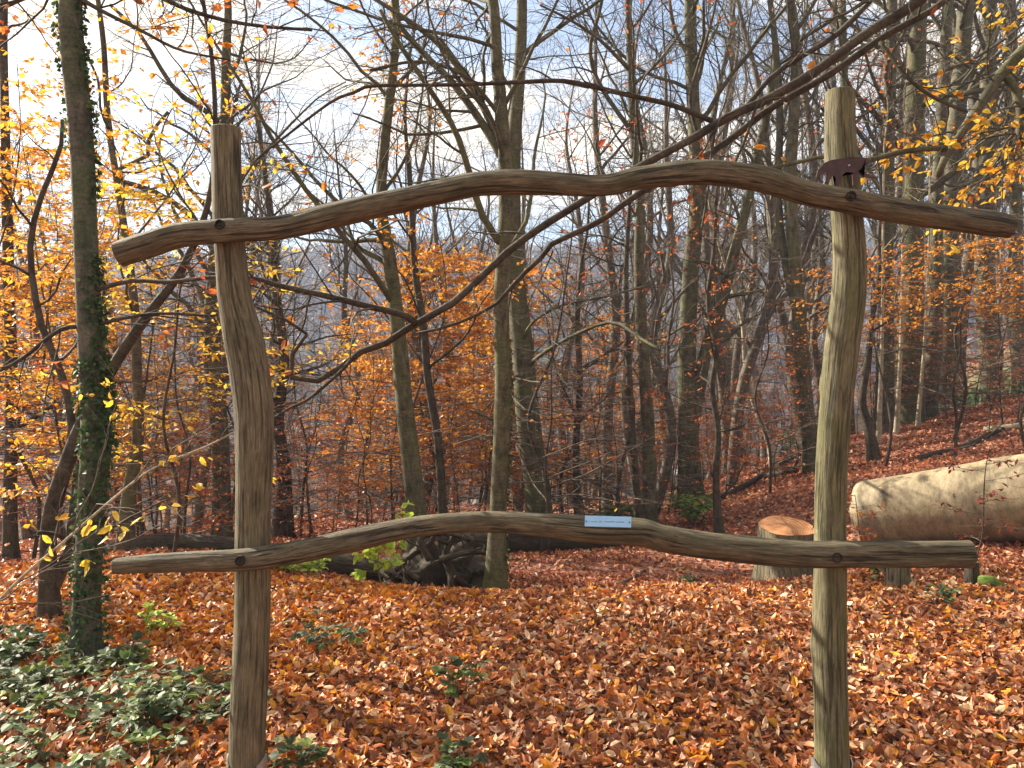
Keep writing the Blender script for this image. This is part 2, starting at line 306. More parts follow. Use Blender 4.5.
def build_ground():
    n = 420
    u = np.linspace(-1, 1, n); gx = 3.2 * np.sinh(u * 5.9) ; gx = gx * (700 / gx[-1])
    v = np.linspace(0, 1, n); gy = np.concatenate([np.linspace(-40, 1.5, 30, endpoint=False), 1.5 + (np.sinh(v * 5.2) / np.sinh(5.2)) * 800])
    X, Y = np.meshgrid(gx, gy); Z = H(X.ravel(), Y.ravel())
    V = np.column_stack([X.ravel(), Y.ravel(), Z]); ny, nx = X.shape
    idx = np.arange(ny * nx).reshape(ny, nx)
    q = np.stack([idx[:-1, :-1], idx[:-1, 1:], idx[1:, 1:], idx[1:, :-1]], -1).reshape(-1, 4)
    x, y = V[:, 0], V[:, 1]
    g = np.exp(-((x - 14.5) / 5.5) ** 2 - ((y - 25.5) / 5) ** 2)           # ivy covered bank behind the slope
    g = np.maximum(g, .7 * np.exp(-((x + 2.2) / 1.6) ** 2 - ((y - 3.5) / .8) ** 2))
    wood = sstep(35, 80, y)
    col = np.column_stack([g, wood, 0 * g, 1 + 0 * g])
    mb = MB(); mb.add(V, [q], col)
    m, nt, N, L = new_mat('woodland_ground'); out = N('ShaderNodeOutputMaterial'); p = N('ShaderNodeBsdfPrincipled'); L(p.outputs[0], out.inputs[0])
    geo = N('ShaderNodeNewGeometry'); a = N('ShaderNodeAttribute'); a.attribute_name = 'col'; sp = N('ShaderNodeSeparateColor'); L(a.outputs['Color'], sp.inputs[0])
    vo = N('ShaderNodeTexVoronoi'); vo.inputs['Scale'].default_value = 18; L(geo.outputs['Position'], vo.inputs['Vector'])
    sp2 = N('ShaderNodeSeparateColor'); L(vo.outputs['Color'], sp2.inputs[0])
    r = ramp(N, [(0, (.07, .03, .02)), (.35, (.17, .06, .035)), (.7, (.26, .10, .05)), (1, (.36, .19, .11))]); L(sp2.outputs[0], r.inputs[0])
    nz = N('ShaderNodeTexNoise'); nz.inputs['Scale'].default_value = 2.5; nz.inputs['Detail'].default_value = 8; L(geo.outputs['Position'], nz.inputs['Vector'])
    rz = ramp(N, [(.3, (.55, .5, .5)), (.65, (1.1, 1.05, 1))]); L(nz.outputs[0], rz.inputs[0])
    c = mixc(N, L, .9, r.outputs[0], rz.outputs[0], 'MULTIPLY')
    rg = ramp(N, [(.35, (.02, .035, .014)), (.65, (.075, .12, .04))]); n5 = N('ShaderNodeTexNoise'); n5.inputs['Scale'].default_value = 9; n5.inputs['Detail'].default_value = 9; L(geo.outputs['Position'], n5.inputs['Vector']); L(n5.outputs[0], rg.inputs[0])
    ms = N('ShaderNodeMath'); ms.operation = 'MULTIPLY_ADD'; ms.inputs[1].default_value = 1.6; L(sp.outputs[0], ms.inputs[0])
    ms2 = N('ShaderNodeMath'); ms2.operation = 'SUBTRACT'; L(nz.outputs[0], ms2.inputs[0]); ms2.inputs[1].default_value = .62; L(ms2.outputs[0], ms.inputs[2]); ms.use_clamp = True
    c = mixc(N, L, ms.outputs[0], c, rg.outputs[0])
    nw = N('ShaderNodeTexNoise'); nw.inputs['Scale'].default_value = .12; nw.inputs['Detail'].default_value = 12; nw.inputs['Roughness'].default_value = .75; L(geo.outputs['Position'], nw.inputs['Vector'])
    rw = ramp(N, [(.3, (.05, .045, .03)), (.5, (.12, .085, .055)), (.7, (.2, .12, .06))]); L(nw.outputs[0], rw.inputs[0])
    c = mixc(N, L, sp.outputs[1], c, rw.outputs[0])
    L(c, p.inputs['Base Color']); p.inputs['Roughness'].default_value = .9
    bp = N('ShaderNodeBump'); bp.inputs['Strength'].default_value = .7; bp.inputs['Distance'].default_value = .03; L(vo.outputs['Distance'], bp.inputs['Height']); L(bp.outputs[0], p.inputs['Normal'])
    o = mb.build('ground', m); tag(o, kind='structure'); return o
build_ground()
def ground_normal(x, y):
    e = .05; hx = (H(x + e, y) - H(x - e, y)) / (2 * e); hy = (H(x, y + e) - H(x, y - e)) / (2 * e)
    return norm(np.column_stack([-hx, -hy, np.ones_like(hx)]))

def build_litter():
    rng = np.random.default_rng(11); mb = MB()
    def zone(n, y0, y1, size, power, detailed, margin=60, lift=.035):
        y = y0 + (y1 - y0) * rng.random(n) ** power
        half = (512 + margin) / F * y; x = rng.uniform(-1, 1, n) * half
        gb = np.exp(-((x - 14.5) / 5.0) ** 2 - ((y - 25) / 4.5) ** 2); keep = ~((y > 30) & (x < 0)) & (rng.random(n) > gb * 1.5); x, y = x[keep], y[keep]; n = len(x)
        z = H(x, y); G = ground_normal(x, y)
        nr = norm(G + rng.normal(0, .55, (n, 3))); d = norm(np.cross(nr, norm(rng.normal(0, 1, (n, 3)))))
        s = size * rng.uniform(.6, 1.3, n)
        pos = np.column_stack([x, y, z + rng.random(n) ** 1.5 * lift + .004]) - d * s[:, None] * .5
        c = pick(LEAFCOL['litter'], n, rng, .3)
        f = mn(x * .55, y * .55)
        far = sstep(6.6, 8.2, y)                   # beyond the crest the shade of the dip is painted in as redder leaves
        warm = (rng.random(n) < np.clip(.05 + .2 * f + .45 * sstep(.6, -1.2, x) * sstep(3.4, 5, y), .03, .6) * (1 - far * .85)); c2 = pick(LEAFCOL['gold'] + LEAFCOL['orange'], n, rng); c = np.where(warm[:, None], c2 * np.array([.85, .8, .9, 1]), c)
        old = rng.random(n) < far * .75; c3 = pick([(.29, .10, .06), (.36, .14, .085), (.21, .075, .05), (.44, .23, .15), (.5, .2, .09)], n, rng); c = np.where(old[:, None], c3, c) * np.array([1.06, .94, .82, 1])  # red tones here imitate the shade in the dip, not leaf age
        leaf_mesh(mb, pos, d, nr, s, c, rng, fold=.3, aspect=.62, curl=.25, detailed=detailed)
    def mn(x, y): return .5 + .5 * np.sin(x * 2.3 + 1.7 * np.sin(y * 1.9)) * np.sin(y * 2.7 + 1.3 * np.sin(x * 3.1 + 2))
    zone(36000, 2.4, 5.2, .054, .85, True)
    zone(52000, 5.0, 9.5, .06, .8, True)
    zone(60000, 9, 20, .078, .7, False)
    zone(26000, 18, 32, .11, .8, False)
    o = mb.build('fallen_leaves', M_LITTER, smooth=False); tag(o, 'brown and orange fallen beech leaves covering the woodland floor', 'leaf litter', kind='stuff')
build_litter()

# ------------------------------------------------------------------ the rustic picture frame
FD = 3.0
def path_from_edges(rows, d, vertical=True):
    """rows (pos, edge_a, edge_b): for posts pos=py edges=px; for beams pos=px edges=py"""
    pts, rad = [], []
    for p, a, b in rows:
        c = (a + b) / 2; pts.append(at(c, p, d) if vertical else at(p, c, d)); rad.append(abs(b - a) / 2 / F * d)
    return np.array(pts), np.array(rad)
def log_mesh(mb, pts, rad, n, sides, rng, bump=.02, knots=(), round_end=0):
    P, r = resample(pts, n, rad)
    T = norm(np.gradient(P, axis=0)); ref = np.eye(3)[np.argmin(np.abs(norm(P[-1] - P[0])))]
    U = norm(np.cross(T, ref)); W = np.cross(T, U); th = np.linspace(0, 2 * np.pi, sides, endpoint=False)
    s = np.concatenate([[0], np.cumsum(np.linalg.norm(np.diff(P, axis=0), axis=1))])
    seed = rng.uniform(0, 50); RR = np.empty((n, sides))
    for i in range(n):
        for j in range(sides):
            c, sn = math.cos(th[j]), math.sin(th[j])
            v = mnoise.noise(Vector((c * 1.1 + seed, sn * 1.1, s[i] * 2.2))) * 2.6 + mnoise.noise(Vector((c * 3 + seed, sn * 3, s[i] * 7))) * 1.0 + mnoise.noise(Vector((c * 4 + seed, sn * 4, s[i] * 16))) * .7
            f = 1 + bump * v
            for (kt, ka, kr, kh) in knots:
                dd = ((s[i] / s[-1] - kt) * s[-1]) ** 2 + (((th[j] - ka + np.pi) % (2 * np.pi) - np.pi) * r[i]) ** 2
                f += kh / r[i] * math.exp(-dd / (kr * kr)) - .45 * kh / r[i] * math.exp(-dd / (kr * kr * .12))
            RR[i, j] = r[i] * f
    if round_end:
        e = max(1, round_end)
        for k in range(e): RR[k] *= math.sin(math.acos(1 - (k + .35) / e) ) * .999 if k < e else 1
    V = P[:, None] + RR[..., None] * (U[:, None] * np.cos(th)[:, None] + W[:, None] * np.sin(th)[:, None])
    G = np.stack([RR * np.cos(th), RR * np.sin(th), np.repeat(s[:, None], sides, 1)], -1)
    idx = np.arange(n * sides).reshape(n, sides); a = idx[:-1]; b = idx[1:]
    q = np.stack([a, np.roll(a, -1, 1), np.roll(b, -1, 1), b], -1).reshape(-1, 4)
    mb.add(V.reshape(-1, 3), [q], None, G.reshape(-1, 3))
    for row, flip in ((0, True), (n - 1, False)):              # slightly dished end grain with own vertices
        ring = V[row]; cen = ring.mean(0); k = len(ring)
        vv = np.vstack([ring, cen + (ring - cen) * .94 + (T[row] * (-1 if flip else 1)) * r[row] * .06, [cen + (T[row] * (-1 if flip else 1)) * r[row] * .04]])
        f1 = np.array([[j, (j + 1) % k, k + (j + 1) % k, k + j] for j in range(k)]); f2 = np.array([[k + j, k + (j + 1) % k, 2 * k] for j in range(k)])
        if flip: f1, f2 = f1[:, ::-1], f2[:, ::-1]
        mb.add(vv, [f1, f2])
    return P, r
def cyl(mb, c, axis, r, h, sides=20, r2=None):
    c = np.array(c, float); ax = norm(np.array(axis, float)); K = np.array([c - ax * h / 2, c + ax * h / 2])[None]
    tubes(mb, K, np.array([[r, r if r2 is None else r2]]), sides)
def box(mb, c, s, rot=None):
    c = np.array(c, float); h = np.array(s, float) / 2
    v = np.array([[x, y, z] for x in (-1, 1) for y in (-1, 1) for z in (-1, 1)]) * h
    if rot is not None: v = v @ np.array(rot).T
    f = np.array([[0, 1, 3, 2], [4, 6, 7, 5], [0, 4, 5, 1], [2, 3, 7, 6], [0, 2, 6, 4], [1, 5, 7, 3]])
    mb.add(v + c, [f])
def build_frame():
    rng = np.random.default_rng(5)
    root = empty('wooden_frame', (0, FD, 0)); org = (0, FD, 0)
    tag(root, 'giant rustic picture frame of two crooked log posts and two wavy beams', 'wooden frame')
    left = [(129, 211, 240), (170, 212, 241), (215, 213, 243), (260, 216, 246), (300, 219, 252), (350, 227, 265), (400, 234, 272), (450, 236, 273), (500, 236, 271), (560, 235, 270), (620, 235, 269), (700, 231, 266), (768, 229, 264), (830, 228, 264)]
    right = [(92, 826, 854), (130, 825, 855), (165, 826, 858), (210, 832, 862), (260, 834, 866), (300, 832, 865), (350, 825, 858), (400, 821, 852), (450, 817, 848), (500, 815, 846), (560, 814, 846), (650, 813, 846), (700, 815, 847), (768, 815, 849), (830, 815, 850)]
    posts = []
    for rows, kn in ((left, [(.36, 3.6, .03, .006), (.55, 4.4, .022, .006), (.8, 5.2, .02, .005)]), (right, [(.4, 3.4, .03, .009), (.62, 4.6, .022, .006), (.3, 5.4, .018, .006), (.75, 3.4, .03, .008), (.95, 5.3, .02, .006)])):
        pts, rad = path_from_edges(rows, FD); mb = MB(); log_mesh(mb, pts, rad, 90, 40, rng, .022, kn)
        posts.append(mb.build('post', W_POST if rows is left else W_POST_MOSSY, root, org))
    posts[0]['label'] = 'grey brown left post, bulging below the upper beam'; posts[1]['label'] = 'greener right post, the taller of the two'
    up = [(119, 241, 267), (150, 231, 257), (180, 223, 247), (230, 219, 243), (280, 216, 240), (330, 203, 229), (380, 192, 217), (430, 182, 206), (480, 172, 196), (530, 170, 195), (600, 175, 197), (640, 167, 190), (700, 160, 185), (760, 166, 192), (810, 182, 206), (850, 189, 213), (900, 198, 223), (950, 206, 231), (990, 211, 237), (1010, 216, 239)]
    lo = [(115, 558, 574), (150, 554, 573), (200, 551, 572), (250, 548, 571), (300, 540, 563), (350, 529, 553), (400, 519, 541), (450, 513, 534), (500, 511, 533), (550, 513, 538), (600, 516, 544), (640, 518, 546), (660, 524, 551), (700, 531, 558), (750, 536, 563), (800, 540, 567), (850, 541, 568), (900, 541, 568), (969, 539, 568)]
    BD = FD - .078; beams = []
    for rows, kn in ((up, [(.3, 4.5, .03, .006), (.62, 4.2, .03, .006), (.8, 5.0, .03, .008), (.9, 1.5, .03, .008), (.13, 4.8, .03, .008)]), (lo, [(.22, 1.4, .03, .007), (.35, 1.6, .02, .008), (.5, 4.6, .03, .006), (.51, 1.4, .02, .008), (.64, 1.5, .04, .008), (.75, 4.4, .03, .006)])):
        pts, rad = path_from_edges(rows, BD, False); mb = MB(); log_mesh(mb, pts, rad * .98, 190, 40, rng, .05, kn)
        beams.append(mb.build('beam', W_BEAM, root, org))
    beams[0]['label'] = 'upper wavy beam arching to the right'; beams[1]['label'] = 'lower wavy beam carrying the plaque'
    for (px, py, bm) in ((224, 227, 0), (846, 199, 0), (244, 558, 1), (832, 555, 1)):
        c = at(px, py, BD); rb = .0375; y = BD - rb - .0095
        mb = MB(); n = 24                                            # washer ring round a recessed nut
        th = np.linspace(0, 2 * np.pi, n, endpoint=False)
        prof = [(.0185, .012), (.0185, -.002), (.0145, -.003), (.012, .003), (.012, .014)]
        V = np.array([[c[0] + r_ * math.cos(t), y + dy, c[2] + r_ * math.sin(t)] for r_, dy in prof for t in th]); idx = np.arange(len(V)).reshape(len(prof), n)
        q = np.stack([idx[:-1], np.roll(idx[:-1], -1, 1), np.roll(idx[1:], -1, 1), idx[1:]], -1).reshape(-1, 4); mb.add(V, [q]); ring = mb.build('washer', M_HOLE, beams[bm], (0, 0, 0))
        ring.parent = beams[bm]; ring.location = (0, 0, 0); ring.matrix_parent_inverse = Matrix.Translation((0, -FD, 0))
        mb = MB(); cyl(mb, (c[0], y + .006, c[2]), (0, 1, 0), .0072, .008, 6); b = mb.build('bolt', M_BOLT, beams[bm], (0, 0, 0)); b.matrix_parent_inverse = Matrix.Translation((0, -FD, 0))
    # plaque on the lower beam
    pl = MB(); c = at(608, 521.5, BD); tilt = R(1.6); rot = [[math.cos(tilt), 0, math.sin(tilt)], [0, 1, 0], [-math.sin(tilt), 0, math.cos(tilt)]]
    yy = BD - .056; c = np.array([(608 - 512) / F * yy, yy, CZ - (521.5 - 384) / F * yy]); box(pl, c, (.166, .004, .038), rot)
    plate = pl.build('plaque', M_PLAQUE, root, org, smooth=False); plate['label'] = 'small light blue plaque with one line of tiny lettering'
    ik = MB()
    words = [(-.066, 1), (-.058, 5), (-.032, 3), (-.012, 9), (.030, 7)]
    r2 = random.Random(4)
    for x0, nl in words:
        for k in range(nl):
            h = r2.choice([.0032, .0032, .0045]); p0 = np.array([x0 + k * .0042, -.0026, -.001 + (h - .0032) / 2])
            box(ik, c + np.array(rot) @ p0, (.0009, .0012, h), rot)
            if r2.random() < .75: box(ik, c + np.array(rot) @ (p0 + [.0012, 0, r2.choice([-.0014, 0, .0014])]), (.0019, .0012, .0009), rot)
    for sx in (-.078, .076):
        for a in range(3): 
            ca, sa = math.cos(a * 1.047), math.sin(a * 1.047)
            box(ik, c + np.array(rot) @ np.array([sx, -.0026, -.001]), (.0012, .0013, .007), np.array(rot) @ np.array([[ca, 0, sa], [0, 1, 0], [-sa, 0, ca]]))
    k = ik.build('lettering', M_INK, plate, (0, 0, 0), smooth=False); k.matrix_parent_inverse = Matrix.Translation((0, -FD, 0))
    # dark sheet metal animal above the upper beam on the right post
    out = [(816, 178), (818, 170), (824, 163), (831, 160), (842, 158.5), (852, 158.5), (858, 157), (866, 158), (871, 160.5), (869, 164), (862, 168), (858, 171), (866, 173), (872, 176), (880, 177), (873, 178.5), (864, 177), (857, 173), (857, 185), (853, 185), (852, 174), (846, 172), (842, 176), (839, 188), (835, 188), (836, 178), (833, 175), (830, 180), (828, 187), (824, 187), (827, 178), (825, 172), (821, 175), (820, 181)]
    yy = FD - .085; pv = [np.array([(a - 512) / F * yy, yy, CZ - (b - 384) / F * yy]) for a, b in out]; n = len(pv)
    import bmesh
    bm = bmesh.new(); fr = [bm.verts.new(p - np.array(org)) for p in pv]; f = bm.faces.new(fr); bmesh.ops.triangulate(bm, faces=[f])
    ex = bmesh.ops.extrude_face_region(bm, geom=bm.faces[:]); vs = [e for e in ex['geom'] if isinstance(e, bmesh.types.BMVert)]
    for v in vs: v.co.y += .004
    bmesh.ops.recalc_face_normals(bm, faces=bm.faces[:]); me = bpy.data.meshes.new('animal_silhouette'); bm.to_mesh(me); bm.free(); me.materials.append(M_RUST)
    o = link(bpy.data.objects.new('animal_silhouette', me), root); o['label'] = 'dark sheet metal animal silhouette nailed to the right post'
    mb = MB(); q_ = at(849, 165.5, FD - .088); cyl(mb, q_, (0, 1, 0), .004, .006, 12); nl = mb.build('nail', M_STEEL, o, (0, 0, 0)); nl.matrix_parent_inverse = Matrix.Translation((0, -FD, 0))
    # steel post shoes: two curved side plates each
    for px, lab in ((247, 0), (832, 1)):
        cx = (px - 512) / F * FD
        mb = MB()
        for sgn in (-1, 1):
            n = 9; ths = np.linspace(-.75, .75, n) + (0 if sgn > 0 else np.pi); ri, ro = .070, .074
            zt = .165 if not lab else .15
            rows = []
            for z in (-.25, zt): 
                for r_ in (ri, ro):
                    zz = [z - (.0 if z < 0 else .025 * abs(t - (0 if sgn > 0 else np.pi)) * 1.3) for t in ths]
                    rows.append([[cx + r_ * math.cos(t) * .98, FD + r_ * math.sin(t), q] for t, q in zip(ths, zz)])
            V = np.array(rows).reshape(-1, 3); I = np.arange(4 * n).reshape(4, n)
            def strip(a, b): return np.stack([a[:-1], a[1:], b[1:], b[:-1]], -1)
            mb.add(V, [strip(I[0], I[2])[:, ::-1], strip(I[1], I[3]), strip(I[2], I[3]), np.array([[I[0][0], I[1][0], I[3][0], I[2][0]], [I[0][-1], I[2][-1], I[3][-1], I[1][-1]]])])
        mb.build('post_shoe', M_STEEL, root, org, smooth=False)
build_frame()

# ------------------------------------------------------------------ trees
def px_path(pts, d0, d1=None):
    d1 = d0 if d1 is None else d1; n = len(pts)
    return np.array([at(p[0], p[1], d0 + (d1 - d0) * i / max(1, n - 1)) for i, p in enumerate(pts)])
def add_leaves(mb, P, per, size, cols, rng, horiz=.5, frac=1.0, detailed=False):
    N, K, _ = P.shape
    if N == 0 or per <= 0: return
    if frac < 1: P = P[rng.random(N) < frac]; N = len(P)
    if N == 0: return
    i = np.repeat(np.arange(N), per); t = rng.uniform(.15, 1, len(i)) * (K - 1); k = np.minimum(t.astype(int), K - 2); fr = (t - k)[:, None]
    p = P[i, k] * (1 - fr) + P[i, k + 1] * fr; T = norm(P[i, k + 1] - P[i, k])
    d = norm(T * .6 + rng.normal(0, .6, T.shape) * np.array([1, 1, .5]) + np.array([0, 0, -.25])); nr = norm(np.array([0, 0, 1.]) * horiz + rng.normal(0, .5, T.shape))
    s = size * rng.uniform(.6, 1.25, len(i)); leaf_mesh(mb, p, d, nr, s, pick(cols, len(i), rng), rng, fold=.18, curl=.15, detailed=detailed)

def tree(label, base_pts, widths, d, seed, bark=B_BEECH, name='beech_tree', cat='tree', group=None, top=16., limbs=(), auto=(14, 5, 5), h0=2.2, limb_len=3.0,
         leaves=None, leaf_frac=.2, leaf_size=.06, lean=None, flare=1.35, up=.03, d1=None, ivy=None, pxw=None, twig_r=.0022, sides=18, end_trunk=False, bases=None, leaf_per=3, ang=(35, 80)):
    """base_pts from the ground up in pixels at distance d; the trunk then goes on to height top"""
    rng = np.random.default_rng(seed)
    P0 = px_path(base_pts, d, d1); W = np.array(widths, float) / 2 / F * d * .88
    if len(W) != len(P0): W = np.interp(np.linspace(0, 1, len(P0)), np.linspace(0, 1, len(W)), W)
    zg = h1(P0[0, 0], P0[0, 1]); 
    base = P0[0].copy(); base[2] = min(zg, base[2]) - .15 if abs(base[2] - zg) < .5 else zg - .15
    pts = [base] + [p for p in P0 if p[2] > base[2] + .35] if abs(P0[0, 2] - zg) > .05 or True else list(P0)
    w0 = W[0]; pts = np.array(pts); rr = np.interp(pts[:, 2], P0[:, 2], W) if P0[-1, 2] > P0[0, 2] else np.full(len(pts), w0)
    rr[0] = w0 * flare
    if not end_trunk and pts[-1, 2] < top:
        dr = norm(pts[-1] - pts[-2]); z = pts[-1, 2]; p = pts[-1].copy(); r = rr[-1]; n = 6; st = (top - z) / n
        add = []; ra = []
        for k in range(n):
            dr = norm(dr * .85 + np.array([rng.normal(0, .09), rng.normal(0, .09), .25])); p = p + dr * st / max(dr[2], .3); add.append(p.copy()); ra.append(r * (1 - (k + 1) / (n + .6)))
        pts = np.vstack([pts, add]); rr = np.concatenate([rr, ra])
    K = 60; P, r = resample(pts, K, rr); P = P[None]; r = np.maximum(r, .004)[None]
    # root flare in the lowest half metre
    zz = P[0, :, 2] - zg; r[0] *= 1 + .22 * np.exp(-np.maximum(zz, 0) / .18)
    root = empty(name, (base[0], base[1], zg)); org = (base[0], base[1], zg); tag(root, label, cat, group)
    mb = MB(); tubes(mb, P, r, sides, bump=.035, rng=rng); mb.build('trunk', bark, root, org)
    # limbs traced + grown
    mb = MB(); L1 = []; r1 = []
    for lp, lw, ld in limbs:
        lp3 = px_path(lp, ld[0], ld[1]) if isinstance(ld, tuple) else px_path(lp, ld); lw3 = np.interp(np.linspace(0, 1, len(lp3)), np.linspace(0, 1, len(lw)), lw) / 2 / F * (sum(ld) / 2 if isinstance(ld, tuple) else ld)
        dd_ = np.linalg.norm(P[0] - lp3[0], axis=1); j_ = int(dd_.argmin()); 
        if dd_[j_] < .8: lp3[0] = P[0, j_]
        q, w_ = resample(lp3, 14, lw3); L1.append(q); r1.append(np.maximum(w_, .002))
    n1, n2, n3 = auto
    t0 = min(.9, max(.05, (h0) / max(top - zg, .1)))
    A, ra = grow(P, r, n1, t0, .98, ang, limb_len, 14, rng, up=up, wander=.13, rfac=.42, tip=.2)
    if L1: A = np.concatenate([A, np.array(L1)]) if len(A) else np.array(L1); ra = np.concatenate([ra, np.array(r1)]) if len(ra) else np.array(r1)
    tubes(mb, A, ra, 8)
    B, rb = grow(A, ra, n2, .15, .97, (30, 75), limb_len * .42, 8, rng, up=.02, wander=.17, rfac=.5, flat=.35, rmin=twig_r)
    tubes(mb, B, rb, 5)
    C, rc = grow(B, rb, n3, .1, 1, (25, 65), limb_len * .2, 5, rng, up=.02, wander=.2, rfac=.5, flat=.35, rmin=twig_r * .8)
    tubes(mb, C, rc, 3, cap=False)
    if len(A): mb.build('branches', bark if bark is not B_IVY else B_DARK, root, org)
    if leaves:
        lm = MB(); add_leaves(lm, C if len(C) else B, leaf_per, leaf_size, LEAFCOL[leaves] if isinstance(leaves, str) else leaves, rng, frac=leaf_frac)
        if lm.n: lm.build('leaves', M_LEAF, root, org, smooth=False)
    if ivy:
        iv = MB()
        for (z0, z1, n, side, spread) in ivy:
            n = n * 2
            zs = rng.uniform(z0, z1, n); k = np.interp(zs, P[0, :, 2], np.arange(K)); ki = np.minimum(k.astype(int), K - 2); f = (k - ki)[:, None]
            c = P[0, ki] * (1 - f) + P[0, ki + 1] * f; rad = r[0, ki]
            a = side + rng.normal(0, spread, n); dr = np.column_stack([np.cos(a), np.sin(a), np.zeros(n)])
            pos = c + dr * (rad + rng.uniform(-.004, .022, n))[:, None]; dd = norm(dr * .4 + rng.normal(0, .6, (n, 3)) + [0, 0, -.5]); nr = norm(dr + rng.normal(0, .4, (n, 3)))
            leaf_mesh(iv, pos, dd, nr, .03 * rng.uniform(.5, 1.3, n), pick(LEAFCOL['ivy'] + LEAFCOL['green'], n, rng), rng, aspect=.95)
        iv.build('ivy', M_GREEN, root, org, smooth=False)
    return root

tree('upright grey trunk wrapped in dark ivy, left of the wooden frame', [(84, 668), (87, 600), (92, 500), (97, 430), (90, 330), (86, 250), (82, 150), (76, 80), (70, 0)], [31, 28, 31, 33, 28, 26, 25, 25, 24], 4.6, 21, B_IVY, name='ivy_clad_tree',
     top=11, auto=(6, 5, 5), h0=4.2, limb_len=2.2, ivy=[(.0, 1.7, 620, 5.2, 1.1), (1.2, 2.3, 330, -.3, .5), (2.9, 3.9, 130, 2.9, .4), (2.6, 4.0, 200, .1, .4)], leaves=LEAFCOL['rust'] + LEAFCOL['orange'][2:3], leaf_frac=.3, leaf_per=4,
     limbs=[([(76, -60), (120, -30), (170, 2), (215, 18), (260, 26), (312, 30)], [6, 3], (4.6, 4.4)), ([(76, -20), (100, 10), (140, 30), (180, 50), (230, 60)], [5, 2], (4.6, 4.3)), ([(74, 0), (50, -10), (20, 0), (-20, 20)], [6, 3], (4.6, 4.8)), ([(98, 278), (130, 281), (170, 282), (215, 277), (256, 279), (281, 286)], [5, 3], (4.6, 4.2)), ([(96, 330), (60, 330), (20, 360), (-20, 380)], [5, 3], (4.6, 4.4)), ([(100, 320), (150, 314), (215, 316)], [4, 2.5], 4.5)])
tree('dark twin-stemmed tree leaning right, half hidden behind the ivy clad trunk', [(52, 628), (48, 560), (52, 510), (68, 460), (82, 425), (100, 390), (122, 352), (150, 312), (180, 272), (205, 215), (215, 150)], [20, 18, 18, 17, 16, 14, 12, 11, 9, 7, 6], 5.3, 22, B_DARK, name='leaning_tree',
     top=6.5, auto=(8, 5, 5), h0=2.8, limb_len=1.8, leaves='gold', leaf_frac=.5, limbs=[([(70, 455), (72, 420), (60, 370), (40, 320), (30, 250), (40, 200), (60, 150), (62, 120)], [9, 4], (5.3, 5.6)), ([(60, 600), (66, 560), (72, 540), (80, 470)], [14, 12], 5.35)])
tree('slim brown tree between the ivy clad trunk and the left post', [(124, 553), (128, 500), (138, 440), (137, 370), (134, 300), (120, 200), (108, 120)], [17, 15, 12, 10, 8, 7], 8.0, 23, B_BEECH, top=9, auto=(14, 5, 5), h0=2.2, limb_len=2.2, leaves='gold', leaf_frac=.7, leaf_size=.07, leaf_per=5)
tree('straight trunk at the far left edge of the wood, orange leaves around it', [(12, 590), (10, 500), (12, 400), (8, 250), (5, 120), (4, 0)], [15, 14, 13, 11, 9, 8], 10.0, 24, B_DARK, top=13, auto=(14, 5, 5), h0=2.0, limb_len=2.6, leaves='orange', leaf_frac=.6, leaf_size=.07)
tree('grey trunk standing just behind the bulge of the left post', [(222, 530), (220, 440), (212, 350), (216, 260), (224, 180), (226, 60)], [22, 20, 19, 17, 14, 10], 12, 25, B_BEECH, top=11, auto=(26, 7, 7), h0=3.0, limb_len=3.2,
     limbs=[([(222, 200), (226, 150), (222, 128), (208, 112), (180, 95), (163, 72), (150, 50), (135, 28), (110, 5)], [7, 3], (12, 11)), ([(226, 150), (236, 100), (242, 80)], [5, 2], 11.8), ([(216, 260), (190, 215), (150, 190), (122, 182), (118, 170), (148, 155), (150, 135), (168, 112)], [7, 3], (12, 11))])
tree('dark forked trunk just right of the left post', [(282, 528), (284, 470), (278, 420), (284, 360), (276, 290), (272, 230)], [20, 16, 14, 12, 9, 7], 14, 41, B_DARK, top=8, auto=(20, 7, 7), h0=2.0, limb_len=2.6)
tree('bare slender tree forking high above the upper beam, nearest right of the left post', [(417, 518), (412, 470), (404, 400), (397, 320), (388, 250), (381, 200), (386, 130), (394, 60), (395, 0)], [24, 22, 20, 17, 15, 12, 11, 10, 9], 9.5, 26, B_OLIVE, top=12, auto=(24, 7, 7), h0=3.0, limb_len=3.6,
     limbs=[([(388, 250), (375, 228), (350, 212), (320, 185), (290, 150), (262, 120)], [6, 2], (9.5, 8.5)), ([(395, 100), (420, 60), (430, 30), (470, 80), (492, 130)], [4, 2], 9.5)], ang=(30, 70))
tree('thin crooked tree close to the right of the slender olive trunk', [(442, 505), (438, 440), (428, 380), (424, 330), (415, 270), (411, 200), (405, 120)], [11, 10, 9, 9, 8, 6, 4], 11, 27, B_DARK, top=8, auto=(12, 5, 6), h0=2.2, limb_len=2.6, leaves='orange', leaf_frac=.8, leaf_size=.075, leaf_per=4)
tree('slimmer left trunk of the central pair, its foot in front of the fallen logs', [(494, 598), (497, 540), (501, 450), (503, 380), (501, 300), (506, 210), (503, 130), (497, 60), (493, 0)], [24, 21, 19, 18, 17, 17, 15, 14, 12], 8.0, 28, B_OLIVE, top=12, auto=(20, 7, 7), h0=3.4, limb_len=3.4,
     limbs=[([(506, 165), (490, 120), (470, 85), (440, 45), (400, 15), (360, -10)], [9, 4], (8, 8.6)), ([(497, 165), (480, 120), (450, 80), (420, 50), (395, 20)], [9, 5], (8, 8.4)), ([(499, 120), (470, 80), (440, 65), (410, 62), (370, 70)], [5, 2.5], (8, 7.5)), ([(503, 245), (482, 215), (470, 175), (455, 130), (430, 90), (400, 45), (380, 10)], [8, 4], (8, 7.4))], ivy=[(-.4, 2.0, 260, .2, .5)])
